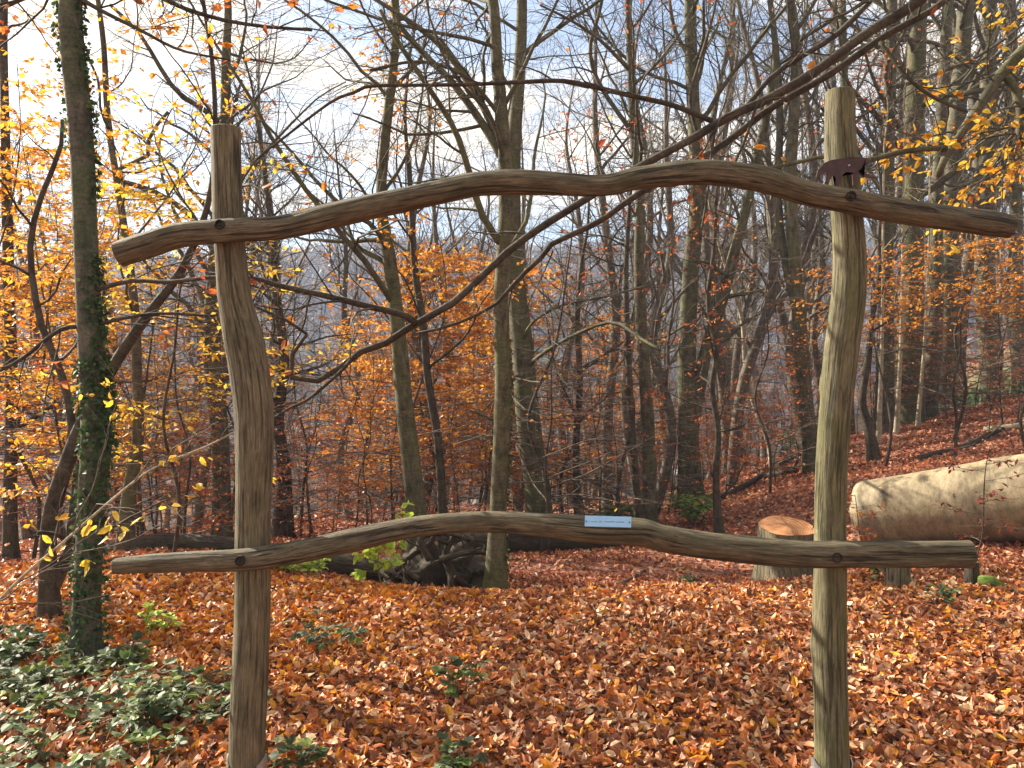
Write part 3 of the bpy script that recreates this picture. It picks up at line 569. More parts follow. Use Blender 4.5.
tree('stouter right trunk of the central pair, smooth and grey olive', [(541, 550), (538, 500), (528, 420), (522, 340), (514, 270), (512, 210), (514, 140), (520, 60), (522, 0)], [34, 30, 28, 25, 22, 20, 17, 14, 12], 13, 29, B_OLIVE, top=17, auto=(18, 6, 6), h0=7.0, limb_len=4.0,
     limbs=[([(524, 375), (545, 352), (575, 335), (612, 322), (640, 338), (660, 350)], [5, 2.5], (12.9, 10.5)), ([(520, 340), (530, 325), (560, 306), (600, 298), (650, 285)], [3.5, 2], (12.9, 12)), ([(520, 365), (505, 390), (500, 420), (470, 410)], [5, 2], 12.6)], leaves='rust', leaf_frac=.05, leaf_size=.09)
tree('thin dark stem right of the central pair, hung with rust leaves', [(578, 520), (576, 450), (580, 380), (577, 320), (582, 260)], [9, 8, 7, 6, 4], 14, 30, B_DARK, top=6.5, auto=(14, 5, 5), h0=1.8, limb_len=2.0, leaves='rust', leaf_frac=.5, leaf_size=.08)
tree('straight slender tree with upswept twigs midway between the posts', [(650, 515), (648, 430), (643, 350), (639, 270), (640, 200), (633, 130), (630, 60), (628, 0)], [17, 15, 14, 12, 11, 9, 8, 7], 13, 31, B_BEECH, top=14, auto=(26, 6, 6), h0=5.0, limb_len=3.2,
     limbs=[([(628, 130), (600, 85), (590, 50), (600, 10), (605, -20)], [5, 3], 13), ([(632, 90), (660, 60), (690, 20)], [4, 2], 13), ([(636, 70), (600, 40), (570, 20), (540, 5)], [4, 2], (13, 12))], ang=(30, 65))
tree('thin stem rising close on the left of the straight slender tree', [(638, 512), (632, 430), (628, 350), (626, 270), (630, 200)], [9, 8, 7, 6, 4], 12.5, 32, B_DARK, top=7, auto=(10, 5, 5), h0=3, limb_len=2.0, leaves='rust', leaf_frac=.25, leaf_size=.07)
tree('tall straight mossy trunk left of the right post, forked near its foot', [(692, 500), (688, 430), (687, 360), (690, 280), (697, 200), (694, 120), (691, 50), (690, 0)], [24, 22, 20, 18, 17, 15, 14, 13], 16, 33, B_OLIVE, top=18, auto=(26, 6, 6), h0=7.5, limb_len=4.4,
     limbs=[([(688, 450), (697, 400), (706, 350), (722, 300), (735, 250), (748, 200), (758, 150), (768, 110), (775, 60)], [15, 7], (16, 15.6)), ([(692, 60), (675, 30), (668, -10)], [5, 3], 16)], leaves='rust', leaf_frac=.05, leaf_size=.09)
tree('dark wiry sapling with drooping rust leaves near the flat stump', [(720, 528), (716, 480), (718, 430), (712, 390), (716, 350), (708, 300), (714, 250), (716, 200)], [9, 7, 7, 6, 5, 4], 11.5, 34, B_DARK, name='beech_sapling', cat='sapling', top=5.0, auto=(18, 5, 5), h0=1.2, limb_len=1.4, leaves='rust', leaf_frac=.5, leaf_size=.06)
tree('gently curved trunk with a sunlit left edge, nearest left of the right post', [(816, 462), (808, 420), (802, 360), (798, 300), (793, 240), (790, 180), (794, 110), (796, 50), (790, 0)], [20, 17, 16, 15, 14, 14, 12, 11, 10], 15, 35, B_OLIVE, top=17, auto=(30, 6, 6), h0=6, limb_len=4.0, leaves='rust', leaf_frac=.06, leaf_size=.09,
     limbs=[([(800, 330), (785, 260), (778, 200), (780, 120), (776, 50), (770, 0)], [9, 6], 15.2)])
tree('leaning thin sapling on the crest of the leafy bank', [(776, 468), (768, 440), (756, 410), (746, 370), (742, 320), (730, 280)], [8, 6, 5, 4], 17, 36, B_PALE, top=8, auto=(8, 5, 5), h0=2.4, limb_len=2.2)
tree('short dark leaning stem at the foot of the slope right of the right post', [(876, 455), (868, 425), (862, 400), (868, 360), (872, 320)], [12, 10, 8, 6], 15, 37, B_DARK, top=7.5, auto=(10, 5, 6), h0=2.2, limb_len=2.4, leaves='rust', leaf_frac=.4, leaf_size=.08)
_grp = 'row of tall trunks on the slope right of the right post'
for k, (x0, xm, x1, yb, w, d, lab) in enumerate([(884, 886, 892, 443, 17, 17.5, 'grey trunk right of the right post, leftmost of the tall row on the slope'),
    (906, 912, 918, 430, 27, 18.5, 'thickest shaded trunk of the row on the slope, second from its left end'), (926, 936, 948, 421, 16, 19, 'trunk of the row on the slope standing third from the left, leaning slightly right'),
    (942, 950, 966, 408, 24, 20, 'broad trunk near the right end of the row on the slope'), (992, 985, 990, 385, 22, 23, 'trunk behind the green bank at the right edge of the picture'),
    (1020, 1015, 1010, 372, 16, 25, 'slim trunk at the extreme right edge above the green bank'), (850, 846, 842, 440, 12, 22, 'slim far trunk seen just right of the right post')]):
    tree(lab, [(x0, yb), (xm, (yb + 200) // 2), (xm + 1, 200), (x1, 0)], [w * 1.05, w, w * .85, w * .7], d, 60 + k, B_BEECH if k != 1 else B_OLIVE, group=_grp, top=20, auto=(22, 5, 5), h0=5, limb_len=4.6, twig_r=.004, sides=14, ang=(30, 80), leaves='rust', leaf_frac=.05, leaf_size=.09)
for k, (x0, x1, yb, w, d, lab) in enumerate([(878, 884, 447, 5, 16.5, 'thin pole-like stem painted pale as a sunlit trunk edge, leftmost before the tall row on the slope'), (896, 904, 432, 5, 17, 'thin stem painted pale as a sunlit edge in front of the thickest trunk on the slope'), (917, 930, 420, 4, 17.5, 'thin stem painted pale as a sunlit edge, leaning right between the thick trunks on the slope')]):
    tree(lab, [(x0, yb), ((x0 + x1) / 2 + 1, 340), (x1 - 1, 240), (x1, 150)], [w, w * .8, w * .6, w * .4], d, 80 + k, B_PALE, name='young_tree', top=9, auto=(10, 4, 5), h0=3, limb_len=2.0, twig_r=.003, sides=8)  # pale bark colour paints in the sunlit edges of the slope trunks

# the big beech standing outside the frame on the right whose long boughs arch down across the view
def bough_tree():
    rng = np.random.default_rng(77); bx, by = 5.2, 5.2; zg = h1(bx, by); org = (bx, by, zg)
    root = empty('overhanging_beech', org); tag(root, 'big beech at the right whose long bare boughs arch down behind the frame', 'tree')
    mb = MB(); P, r = resample([(bx, by, zg - .2), (bx + .1, by, 2), (bx, by + .1, 4.5), (bx - .2, by, 7), (bx + .1, by, 11)], 40, [.32, .26, .22, .17, .05]); tubes(mb, P[None], r[None], 20, bump=.03, rng=rng); mb.build('trunk', B_BEECH, root, org)
    D = 4.6
    def toP(pts, w, d0, d1, n=40, start=None):
        q = px_path(pts, d0, d1); ww = np.interp(np.linspace(0, 1, len(q)), np.linspace(0, 1, len(w)), w) / 2 / F * (d0 + d1) / 2
        if start is not None: q = np.vstack([start, q]); ww = np.concatenate([[ww[0] * 1.3], ww])
        return resample(q, n, ww)
    S1 = np.array([bx - .1, by + .05, 5.6]); S2 = np.array([bx, by, 5.0]); S3 = np.array([bx, by, 3.3])
    A1 = [(985, -55), (918, 2), (868, 32), (820, 68), (768, 99), (730, 116), (690, 140), (650, 161), (610, 184), (570, 209), (530, 235), (505, 254), (480, 278), (450, 305), (416, 323), (388, 342), (356, 354), (340, 368), (318, 381), (293, 379), (287, 364), (296, 350), (307, 334)]
    A2 = [(1000, -50), (943, 3), (885, 36), (830, 74), (768, 110), (735, 136), (700, 159), (668, 178), (635, 196), (600, 221), (560, 240), (543, 250), (538, 263), (522, 275), (512, 286), (496, 304), (461, 322), (431, 331), (418, 333)]
    main = [toP(A1, [11, 10, 9, 8, 7.5, 7.5, 7, 6, 4.5, 3], 4.4, 4.0, 60, S1), toP(A2, [7, 7, 7, 7, 6, 5, 4, 3, 2.5], 4.5, 4.3, 60, S2)]
    sub = [toP([(900, -25), (870, 2), (840, 32), (818, 47), (790, 63), (768, 80), (755, 96), (742, 112)], [6, 6, 5, 5], 4.5, 4.36, 40, S1),
           toP([(712, 121), (672, 105), (632, 96), (594, 87), (562, 81), (522, 82), (480, 84), (443, 85), (373, 86), (356, 92), (331, 102), (281, 140), (256, 160), (240, 185)], [6, 5, 4, 3, 2], 4.3, 4.0, 40),
           toP([(416, 323), (403, 315), (371, 307), (331, 297), (281, 286), (250, 278), (215, 278)], [7, 6, 4], 4.12, 4.0, 40),
           toP([(356, 354), (340, 372), (310, 398), (290, 408), (275, 417)], [4, 3, 2], 4.05, 4.0, 20),
           toP([(307, 334), (285, 320), (256, 307), (238, 297)], [3, 2], 3.98, 3.95, 20),
           toP([(880, 42), (892, 58), (905, 75), (925, 92), (945, 103), (968, 112)], [4, 4, 3], 4.4, 4.2, 20),
           toP([(740, 110), (720, 120), (712, 150), (708, 190), (700, 240)], [3, 2], 4.3, 4.2, 20),
           toP([(757, 104), (745, 140), (732, 170), (724, 200)], [3, 2], 4.3, 4.2, 20),
           toP([(698, 138), (690, 100), (700, 60), (712, 20), (720, -20)], [4, 2], 4.3, 4.5, 20)]
    low = [toP([(1100, -30), (1050, 25), (1024, 50), (1003, 72), (985, 98), (965, 128), (945, 158), (938, 175)], [13, 12, 11, 10, 8, 6], 4.6, 4.3, 30, S3 + [0, 0, .6]),
           toP([(1006, 76), (1016, 92), (1021, 115), (1020, 140), (1030, 155)], [8, 8, 6], 4.45, 4.4, 20),
           toP([(946, 148), (925, 149), (900, 152), (885, 156), (868, 160), (845, 158), (822, 157), (795, 163), (768, 168), (740, 168)], [6, 5, 4, 3], 4.34, 4.1, 30)]
    mb = MB()
    for P, r in main: tubes(mb, P[None], r[None], 14, bump=.05, rng=rng)
    for P, r in sub: tubes(mb, P[None], np.maximum(r, .002)[None], 8, bump=.05, rng=rng)
    A = np.stack([resample(P, 20)[0] for P, r in main + sub]); ra = np.stack([np.interp(np.linspace(0, 1, 20), np.linspace(0, 1, len(r)), r) for P, r in main + sub])
    B, rb = grow(A, ra, 9, .12, .98, (30, 80), .75, 8, rng, up=-.01, wander=.2, rfac=.4, flat=.2, rmin=.0014, rmax=.007, lenfall=.3); tubes(mb, B, rb, 5)
    C, rc = grow(B, rb, 5, .15, 1, (25, 65), .28, 5, rng, wander=.2, rmin=.001, rfac=.5); tubes(mb, C, rc, 3, cap=False)
    b = mb.build('bough', B_DARK, root, org); b['label'] = 'long dark bare boughs sweeping down to the left'
    lm = MB(); add_leaves(lm, C, 1, .055, LEAFCOL['rust'] + LEAFCOL['orange'][:1], rng, frac=.16, detailed=True); lm.build('leaves', M_LEAF, root, org, smooth=False)
    mb = MB()
    for P, r in low: tubes(mb, P[None], r[None], 12, bump=.05, rng=rng)
    A = np.stack([resample(P, 20)[0] for P, r in low]); ra = np.stack([np.interp(np.linspace(0, 1, 20), np.linspace(0, 1, len(r)), r) for P, r in low])
    A, ra = A[[0, 1, 1]], ra[[0, 1, 1]]
    B, rb = grow(A, ra, 14, .3, .98, (40, 85), 1.0, 9, rng, up=-.04, wander=.15, rfac=.35, flat=.4, rmin=.0015, rmax=.006); tubes(mb, B, rb, 5)
    C, rc = grow(B, rb, 8, .1, 1, (25, 65), .3, 5, rng, wander=.2, rmin=.001, rfac=.5, flat=.4); tubes(mb, C, rc, 3, cap=False)
    b = mb.build('bough', B_BEECH, root, org); b['label'] = 'sunlit lower bough reaching in from the right edge'
    lm = MB(); add_leaves(lm, C, 4, .048, LEAFCOL['yellow'] + LEAFCOL['gold'], rng, frac=.62, detailed=True); lm.build('leaves', M_LEAF, root, org, smooth=False)
bough_tree()

# arching thin beech at the left, its long whip crossing in front of the ivy clad trunk
def whip():
    rng = np.random.default_rng(9); q = px_path([(-60, 690), (-30, 640), (0, 600), (30, 570), (60, 545), (100, 510), (135, 481), (160, 465), (205, 447), (236, 431)], 3.5, 3.9)
    q[0][2] = h1(q[0][0], q[0][1]) - .03; org = (q[0][0], q[0][1], h1(q[0][0], q[0][1])); root = empty('beech_sapling', org); tag(root, 'long thin arching stem rising from the bottom left corner to the left post', 'sapling')
    P, r = resample(q, 50, np.interp(np.linspace(0, 1, 10), [0, 1], [.0085, .004])); mb = MB(); tubes(mb, P[None], r[None], 8, bump=.04, rng=rng); mb.build('stem', B_PALE, root, org)
    mb = MB(); B, rb = grow(P[None], r[None], 16, .3, .98, (25, 70), .7, 8, rng, up=.0, wander=.15, rfac=.6, rmin=.0013, lenfall=.2); tubes(mb, B, rb, 5); C, rc = grow(B, rb, 5, .1, 1, (20, 60), .3, 5, rng, wander=.2, rmin=.001); tubes(mb, C, rc, 3, cap=False); mb.build('branches', B_TWIG, root, org)
    lm = MB(); add_leaves(lm, C, 4, .05, LEAFCOL['yellow'], rng, frac=.25, detailed=True); lm.build('leaves', M_LEAF, root, org, smooth=False)
whip()

# ------------------------------------------------------------------ beech saplings (layered sprays of leaves)
def copy_thing(src, loc, rz, sc, label=None, group=None):
    r = src.copy(); scene.collection.objects.link(r); r.location = loc; r.rotation_euler = (0, 0, rz); r.scale = (sc, sc, sc)
    if label: r['label'] = label
    if group: r['group'] = group
    for ch in src.children:
        c = ch.copy(); scene.collection.objects.link(c); c.parent = r
    return r
def make_sapling(h, cols, seed, spread=1.3, nb=26, size=.055, per=4, frac=.8, low=.2, stem=.016, droop=0.):
    rng = np.random.default_rng(seed)
    pts = [(0, 0, -.1)]; p = np.array([0, 0, 0.]); 
    for k in range(6): p = p + [rng.normal(0, .07) * h / 3, rng.normal(0, .07) * h / 3, h / 6]; pts.append(p.copy())
    P, r = resample(pts, 30, np.linspace(stem, .003, 7)); root = empty('beech_sapling')
    mb = MB(); tubes(mb, P[None], r[None], 8); mb.build('stem', B_DARK, root)
    mb = MB(); B, rb = grow(P[None], r[None], nb, low, 1, (60, 88), spread, 8, rng, up=.015 - droop, wander=.1, rfac=.5, flat=.5, rmin=.0018, lenfall=.5); tubes(mb, B, rb, 4)
    C, rc = grow(B, rb, 9, .1, 1, (35, 60), spread * .36, 5, rng, wander=.14, rmin=.0012, flat=.9, lenfall=.4); tubes(mb, C, rc, 3, cap=False); mb.build('branches', B_TWIG, root)
    lm = MB(); add_leaves(lm, C, per, size, LEAFCOL[cols] if isinstance(cols, str) else cols, rng, horiz=1.3, frac=frac); add_leaves(lm, B, per * 2, size, LEAFCOL[cols] if isinstance(cols, str) else cols, rng, horiz=1.3, frac=frac)
    lm.build('leaves', M_LEAF, root, smooth=False)
    return root
protos = {}
used = {}
def sapling(kind, x, y, sc, rz, label, group):
    src = protos[kind]; loc = (x, y, h1(x, y))
    if kind not in used:
        used[kind] = 1; src.location = loc; src.rotation_euler = (0, 0, rz); src.scale = (sc,) * 3; tag(src, label, 'sapling', group); return
    copy_thing(src, loc, rz, sc, label, group)
protos['gold'] = make_sapling(4.6, 'gold', 101, 1.6, 46, .062, 6, .85, low=.2)
protos['yellow'] = make_sapling(3.6, 'yellow', 102, 1.5, 34, .062, 6, .85, low=.25)
protos['orange'] = make_sapling(5.6, LEAFCOL['orange'] + LEAFCOL['gold'][:2], 103, 2.0, 64, .095, 9, .95, low=.2, stem=.03)
protos['band'] = make_sapling(3.5, LEAFCOL['orange'] + LEAFCOL['rust'][3:] + LEAFCOL['gold'][1:2], 107, 1.9, 34, .065, 6, .8, low=.62, stem=.03)
protos['rust'] = make_sapling(2.6, 'rust', 104, 1.2, 30, .065, 3, .55, low=.2)
protos['rust2'] = make_sapling(3.4, LEAFCOL['rust'] + LEAFCOL['orange'][:3], 105, 1.5, 32, .07, 3, .5, low=.25)
protos['rust3'] = make_sapling(1.7, 'rust', 106, .8, 16, .055, 4, .8, low=.2, stem=.01)
def spx(kind, px, d, sc, rz, label, group): sapling(kind, (px - 512) / F * d, d, sc, rz, label, group)
GL = 'golden leaved saplings along the left edge'
for i, (k, px, d, sc, lab) in enumerate([('gold', -10, 6.6, .95, 'golden leaved sapling at the extreme left edge, leaves glowing in the sun'), ('gold', 40, 8.2, 1.0, 'orange gold sapling filling the gap left of the ivy clad trunk'), ('yellow', 170, 6.6, 1.0, 'yellow leaved sapling between ivy clad trunk and left post'),
        ('yellow', 60, 9.5, 1.25, 'tall yellow sapling behind the twin-stemmed leaning tree'), ('orange', -40, 10, .95, 'orange beech reaching in from the left edge behind the golden sapling'), ('gold', 140, 10.5, .9, 'thin gold sapling behind the slim brown tree'), ('orange', 90, 13, .8, 'orange sapling far behind the ivy clad trunk')]):
    spx(k, px, d, sc, i * 2.1, lab, GL)
GC = 'bright orange young beeches in the centre of the wood'
for i, (px, d, sc, lab) in enumerate([(430, 16.5, 1.02, 'tall bright orange young beech glowing between slender trunk and central pair'), (482, 14.2, .9, 'orange young beech touching the left side of the central pair'), (450, 15, .98, 'bright orange young beech left of the central pair of trunks'), (395, 17, .8, 'orange young beech behind the bare slender olive trunk'), (475, 19, .95, 'orange young beech directly behind the central pair'), (345, 22, .8, 'orange young beech low between left post and slender trunk'), (640, 26, 1.1, 'orange young beech behind the straight slender tree')]):
    spx('orange', px, d, sc, i * 1.7 + .4, lab, GC)
for i, (px, d, sc, lab) in enumerate([(885, 13.6, 1.0, 'young beech holding a layer of orange leaves just right of the right post'), (955, 13.2, 1.0, 'young beech with a flat layer of orange leaves above the felled trunk'), (1030, 12.4, 1.0, 'young beech with orange leaves at the right edge above the felled trunk')]):
    spx('band', px, d, sc, i * 2.3, lab, 'young beeches with flat layers of orange leaves')
rg = random.Random(3)
regs = [('rust saplings in the hollow left of the central pair', 'rust leaved sapling in the shady hollow between left post and central pair', 250, 480, 10, 24, 19),
        ('rust saplings right of the central pair', 'rust leaved sapling in the hollow between central pair and mossy trunk', 520, 700, 11, 26, 24),
        ('rust saplings on the bank by the right post', 'rust leaved sapling on the leafy bank left of the right post', 705, 810, 14, 24, 11),
        ('rust saplings on the slope right of the right post', 'rust leaved sapling on the slope right of the right post', 850, 1030, 15, 22, 14),
        ('rust saplings beyond the ivy clad trunk', 'low rust leaved sapling beyond the ivy clad trunk at left', 10, 230, 9, 18, 18)]
for g, lab, a, b, d0, d1, n in regs:
    for i in range(n):
        d = d0 + (d1 - d0) * rg.random(); px = a + (b - a) * (i + rg.random()) / n
        spx(rg.choice(['rust', 'rust', 'rust2', 'rust3']), px, d, rg.uniform(.75, 1.2) * (1 if a < 700 else .85), rg.uniform(0, 6.28), lab, g)

BARE = [make_sapling(3.8, 'rust', 111, 1.5, 46, .06, 1, .04, low=.08, stem=.02), make_sapling(2.8, 'rust', 112, 1.4, 38, .06, 1, .05, low=.05, stem=.014), make_sapling(5.0, 'gold', 113, 1.6, 54, .06, 1, .05, low=.1, stem=.028)]
bu = set(); rgb_ = random.Random(21)
for a, b, d0, d1, n, lab in [(20, 240, 8, 20, 12, 'bare twiggy sapling among the golden leaves left of the left post'), (240, 500, 9.5, 24, 22, 'bare twiggy sapling between left post and central pair'), (520, 800, 11, 26, 24, 'bare twiggy sapling between central pair and right post'), (860, 1040, 15, 24, 12, 'bare twiggy sapling on the slope right of the right post')]:
    for i in range(n):
        d = rgb_.uniform(d0, d1); x = (a + (b - a) * (i + rgb_.random()) / n - 512) / F * d; k = rgb_.randrange(3); src = BARE[k]; loc = (x, d, h1(x, d)); sc = rgb_.uniform(.8, 1.3); rz = rgb_.uniform(0, 6.28)
        if k not in bu: bu.add(k); src.location = loc; src.scale = (sc,) * 3; src.rotation_euler = (0, 0, rz); tag(src, lab, 'sapling', lab.replace('sapling', 'saplings'))
        else: copy_thing(src, loc, rz, sc, lab, lab.replace('sapling', 'saplings'))
# ------------------------------------------------------------------ the wood beyond
def far_tree_proto(seed, h, cols=None, frac=0, bark=B_FAR, n=(22, 6, 5)):
    rng = np.random.default_rng(seed); root = empty('woodland_tree')
    pts = [(0, 0, -.4)]; p = np.zeros(3)
    for k in range(6): p = p + [rng.normal(0, .3), rng.normal(0, .3), h / 6]; pts.append(p.copy())
    P, r = resample(pts, 30, np.array([.17, .15, .13, .11, .085, .05, .015]) * h / 15); mb = MB(); tubes(mb, P[None], r[None], 8); mb.build('trunk', bark, root)
    mb = MB(); A, ra = grow(P[None], r[None], n[0], .25, .98, (25, 65), h * .26, 9, rng, up=.06, wander=.14, rfac=.45); tubes(mb, A, ra, 4, cap=False)
    B, rb = grow(A, ra, n[1], .12, 1, (25, 60), h * .12, 6, rng, up=.04, wander=.16, rmin=.006); tubes(mb, B, rb, 3, cap=False)
    C, rc = grow(B, rb, n[2], .1, 1, (20, 55), h * .055, 4, rng, up=.03, wander=.18, rmin=.0045); tubes(mb, C, rc, 3, cap=False); mb.build('crown', bark, root)
    if cols:
        lm = MB(); add_leaves(lm, C, 3, .13, cols, rng, frac=frac); lm.build('leaves', M_LEAF, root, smooth=False)
    return root
FP = [far_tree_proto(201, 14), far_tree_proto(202, 16), far_tree_proto(203, 12, LEAFCOL['rust'], .35), far_tree_proto(204, 15), far_tree_proto(205, 13, LEAFCOL['gold'], .3), far_tree_proto(206, 17, n=(26, 6, 5))]
fused = set()
def put_far(k, x, y, sc, rz, lab, grp):
    src = FP[k]; loc = (x, y, h1(x, y))
    if k not in fused: fused.add(k); src.location = loc; src.rotation_euler = (0, 0, rz); src.scale = (sc,) * 3; tag(src, lab, 'tree', grp)
    else: copy_thing(src, loc, rz, sc, lab, grp)
rg = random.Random(8); pts = []
def scatter(n, a, b, d0, d1, md, lab, grp, sc, kinds):
    c = 0; tries = 0
    while c < n and tries < 4000:
        tries += 1; d = math.sqrt(d0 * d0 + (d1 * d1 - d0 * d0) * rg.random()); px = rg.uniform(a, b); x = (px - 512) / F * d
        if all((x - q[0]) ** 2 + (d - q[1]) ** 2 > md * md for q in pts):
            pts.append((x, d)); put_far(rg.choice(kinds), x, d, rg.uniform(*sc), rg.uniform(0, 6.28), lab, grp); c += 1
scatter(9, 240, 520, 15.5, 23, 2.0, 'slim bare twiggy tree just behind the trunks between left post and central pair', 'slim bare trees left of the central pair', (.62, .8), [0, 1, 3])
scatter(11, 520, 810, 16, 24, 2.0, 'slim bare twiggy tree just behind the trunks between central pair and right post', 'slim bare trees right of the central pair', (.7, .9), [0, 1, 3])
scatter(5, 20, 230, 13, 20, 2.0, 'slim bare twiggy tree behind the golden saplings left of the left post', 'slim bare trees at the left', (.55, .7), [0, 3, 4])
scatter(26, -80, 330, 19, 55, 2.6, 'bare tree in the sunken wood seen left of or behind the left post', 'distant trees at the left', (.5, .75), [0, 1, 2, 3, 4])
scatter(48, 330, 720, 22, 60, 2.4, 'bare tree in the sunken wood seen between the two posts', 'distant trees in the centre', (.55, .85), [0, 1, 2, 3, 3, 5])
scatter(32, 690, 1100, 24, 55, 2.2, 'tall bare tree of the dense wood on the rising ground at the right', 'distant trees at the right', (.95, 1.35), [0, 1, 3, 5, 5, 2])

def far_wood():
    rng = np.random.default_rng(55); n = 9000; y = 60 + 420 * rng.random(n) ** .8; x = rng.uniform(-.78, .78, n) * y; z = H(x, y); mb = MB()
    k = 10; i = np.repeat(np.arange(n), k); hh = rng.uniform(6, 13, n)[i]; b = np.column_stack([x, y, z])[i]; sp = hh * .22
    a = b + np.column_stack([rng.normal(0, 1, len(i)) * sp * .3, rng.normal(0, 1, len(i)) * sp * .3, hh * rng.uniform(0, .4, len(i))]); t = b + np.column_stack([rng.normal(0, 1, len(i)) * sp, rng.normal(0, 1, len(i)) * sp, hh * rng.uniform(.6, 1, len(i))])
    w = rng.normal(0, .22, (len(i), 3)) + 0; v = np.stack([a - w * .3, a + w * .3, t + w * 1.2, t - w * 1.2], 1).reshape(-1, 3); idx = np.arange(len(v)).reshape(-1, 4)
    cols = [(.12, .09, .07), (.16, .115, .08), (.09, .07, .055), (.24, .12, .05), (.14, .10, .075)]; c = pick(cols, n, rng)[i]
    mb.add(v, [idx], np.repeat(c, 4, 0)); o = mb.build('far_wood', M_LEAF, smooth=False); tag(o, 'hazy leafless wood covering the far side of the valley', 'far wood', kind='stuff')
far_wood()

# ------------------------------------------------------------------ logs, stumps, sticks
def big_log():
    rng = np.random.default_rng(31); root = empty('felled_trunk', (5.5, 8.5, h1(5.5, 8.5))); org = tuple(root.location)
    tag(root, 'thick smooth felled beech trunk lying on the leaves at the right edge', 'felled trunk')
    A = at(856, 517, 9.6); B = at(1024, 497, 8.6); dr = B - A; C = B + dr * 1.3
    pts = [A, A + dr * .5, B, B + dr * .65, C]; rad = [.405, .425, .455, .475, .49]
    mb = MB(); log_mesh(mb, pts, rad, 110, 64, rng, .012, [(.1, 5.6, .09, .03), (.19, 5.2, .1, .035), (.32, 5.25, .09, .03), (.05, 5.9, .05, .02)], round_end=4)
    m, nt, N, L = new_mat('felled_beech_bark'); out = N('ShaderNodeOutputMaterial'); p = N('ShaderNodeBsdfPrincipled'); L(p.outputs[0], out.inputs[0])
    a = N('ShaderNodeAttribute'); a.attribute_name = 'grain'
    mp = N('ShaderNodeMapping'); mp.inputs['Scale'].default_value = (1, 1, 2.2); L(a.outputs['Vector'], mp.inputs[0])
    n1 = N('ShaderNodeTexNoise'); n1.inputs['Scale'].default_value = 3.2; n1.inputs['Detail'].default_value = 10; n1.inputs['Roughness'].default_value = .68; L(mp.outputs[0], n1.inputs['Vector'])
    r = ramp(N, [(.3, (.10, .075, .04)), (.48, (.22, .17, .095)), (.7, (.32, .26, .15))]); L(n1.outputs[0], r.inputs[0])
    n2 = N('ShaderNodeTexVoronoi'); n2.inputs['Scale'].default_value = 2.1; L(a.outputs['Vector'], n2.inputs['Vector']); r2 = ramp(N, [(.05, (.3, .26, .22)), (.14, (1, 1, 1))]); L(n2.outputs['Distance'], r2.inputs[0])
    n3 = N('ShaderNodeTexNoise'); n3.inputs['Scale'].default_value = 22; n3.inputs['Detail'].default_value = 6; L(mp.outputs[0], n3.inputs['Vector']); r3 = ramp(N, [(.38, (.55, .52, .48)), (.5, (1, 1, 1))]); L(n3.outputs[0], r3.inputs[0])
    c = mixc(N, L, .8, r.outputs[0], r2.outputs[0], 'MULTIPLY'); c = mixc(N, L, .5, c, r3.outputs[0], 'MULTIPLY')
    for (s_, a_, rr_, el_) in ((.45, -.65, .10, .45), (.86, -1.0, .085, 1), (1.42, -1.0, .09, 1), (.2, -.35, .03, 1), (.62, -1.25, .05, 1), (1.0, -1.3, .05, 1), (1.15, -.3, .04, .6), (1.9, -.8, .09, 1), (2.5, -.6, .08, 1)):
        dn = N('ShaderNodeVectorMath'); dn.operation = 'DISTANCE'; mq = N('ShaderNodeMapping'); mq.inputs['Scale'].default_value = (el_, el_, 1 if el_ == 1 else 1.8); L(a.outputs['Vector'], mq.inputs[0]); nn_ = N('ShaderNodeTexNoise'); nn_.inputs['Scale'].default_value = 18; L(a.outputs['Vector'], nn_.inputs['Vector'])
        ad_ = N('ShaderNodeVectorMath'); ad_.operation = 'MULTIPLY_ADD'; ad_.inputs[1].default_value = (.09,) * 3; L(nn_.outputs['Color'], ad_.inputs[0]); L(mq.outputs[0], ad_.inputs[2]); L(ad_.outputs[0], dn.inputs[0])
        dn.inputs[1].default_value = (.42 * math.cos(a_) * el_ + .045, .42 * math.sin(a_) * el_ + .045, s_ * (1 if el_ == 1 else 1.8) + .045)
        rs = ramp(N, [(0, (.12, .1, .08)), (.45, (.4, .36, .3)), (.75, (.75, .72, .66)), (1, (1, 1, 1))]); dv = N('ShaderNodeMath'); dv.operation = 'DIVIDE'; dv.inputs[1].default_value = rr_; L(dn.outputs['Value'], dv.inputs[0]); L(dv.outputs[0], rs.inputs[0]); c = mixc(N, L, 1.0, c, rs.outputs[0], 'MULTIPLY')
    L(c, p.inputs['Base Color']); p.inputs['Roughness'].default_value = .7
    bp = N('ShaderNodeBump'); bp.inputs['Strength'].default_value = .5; bp.inputs['Distance'].default_value = .02; L(n1.outputs[0], bp.inputs['Height']); L(bp.outputs[0], p.inputs['Normal'])
    mb.build('log', m, root, org)
big_log()
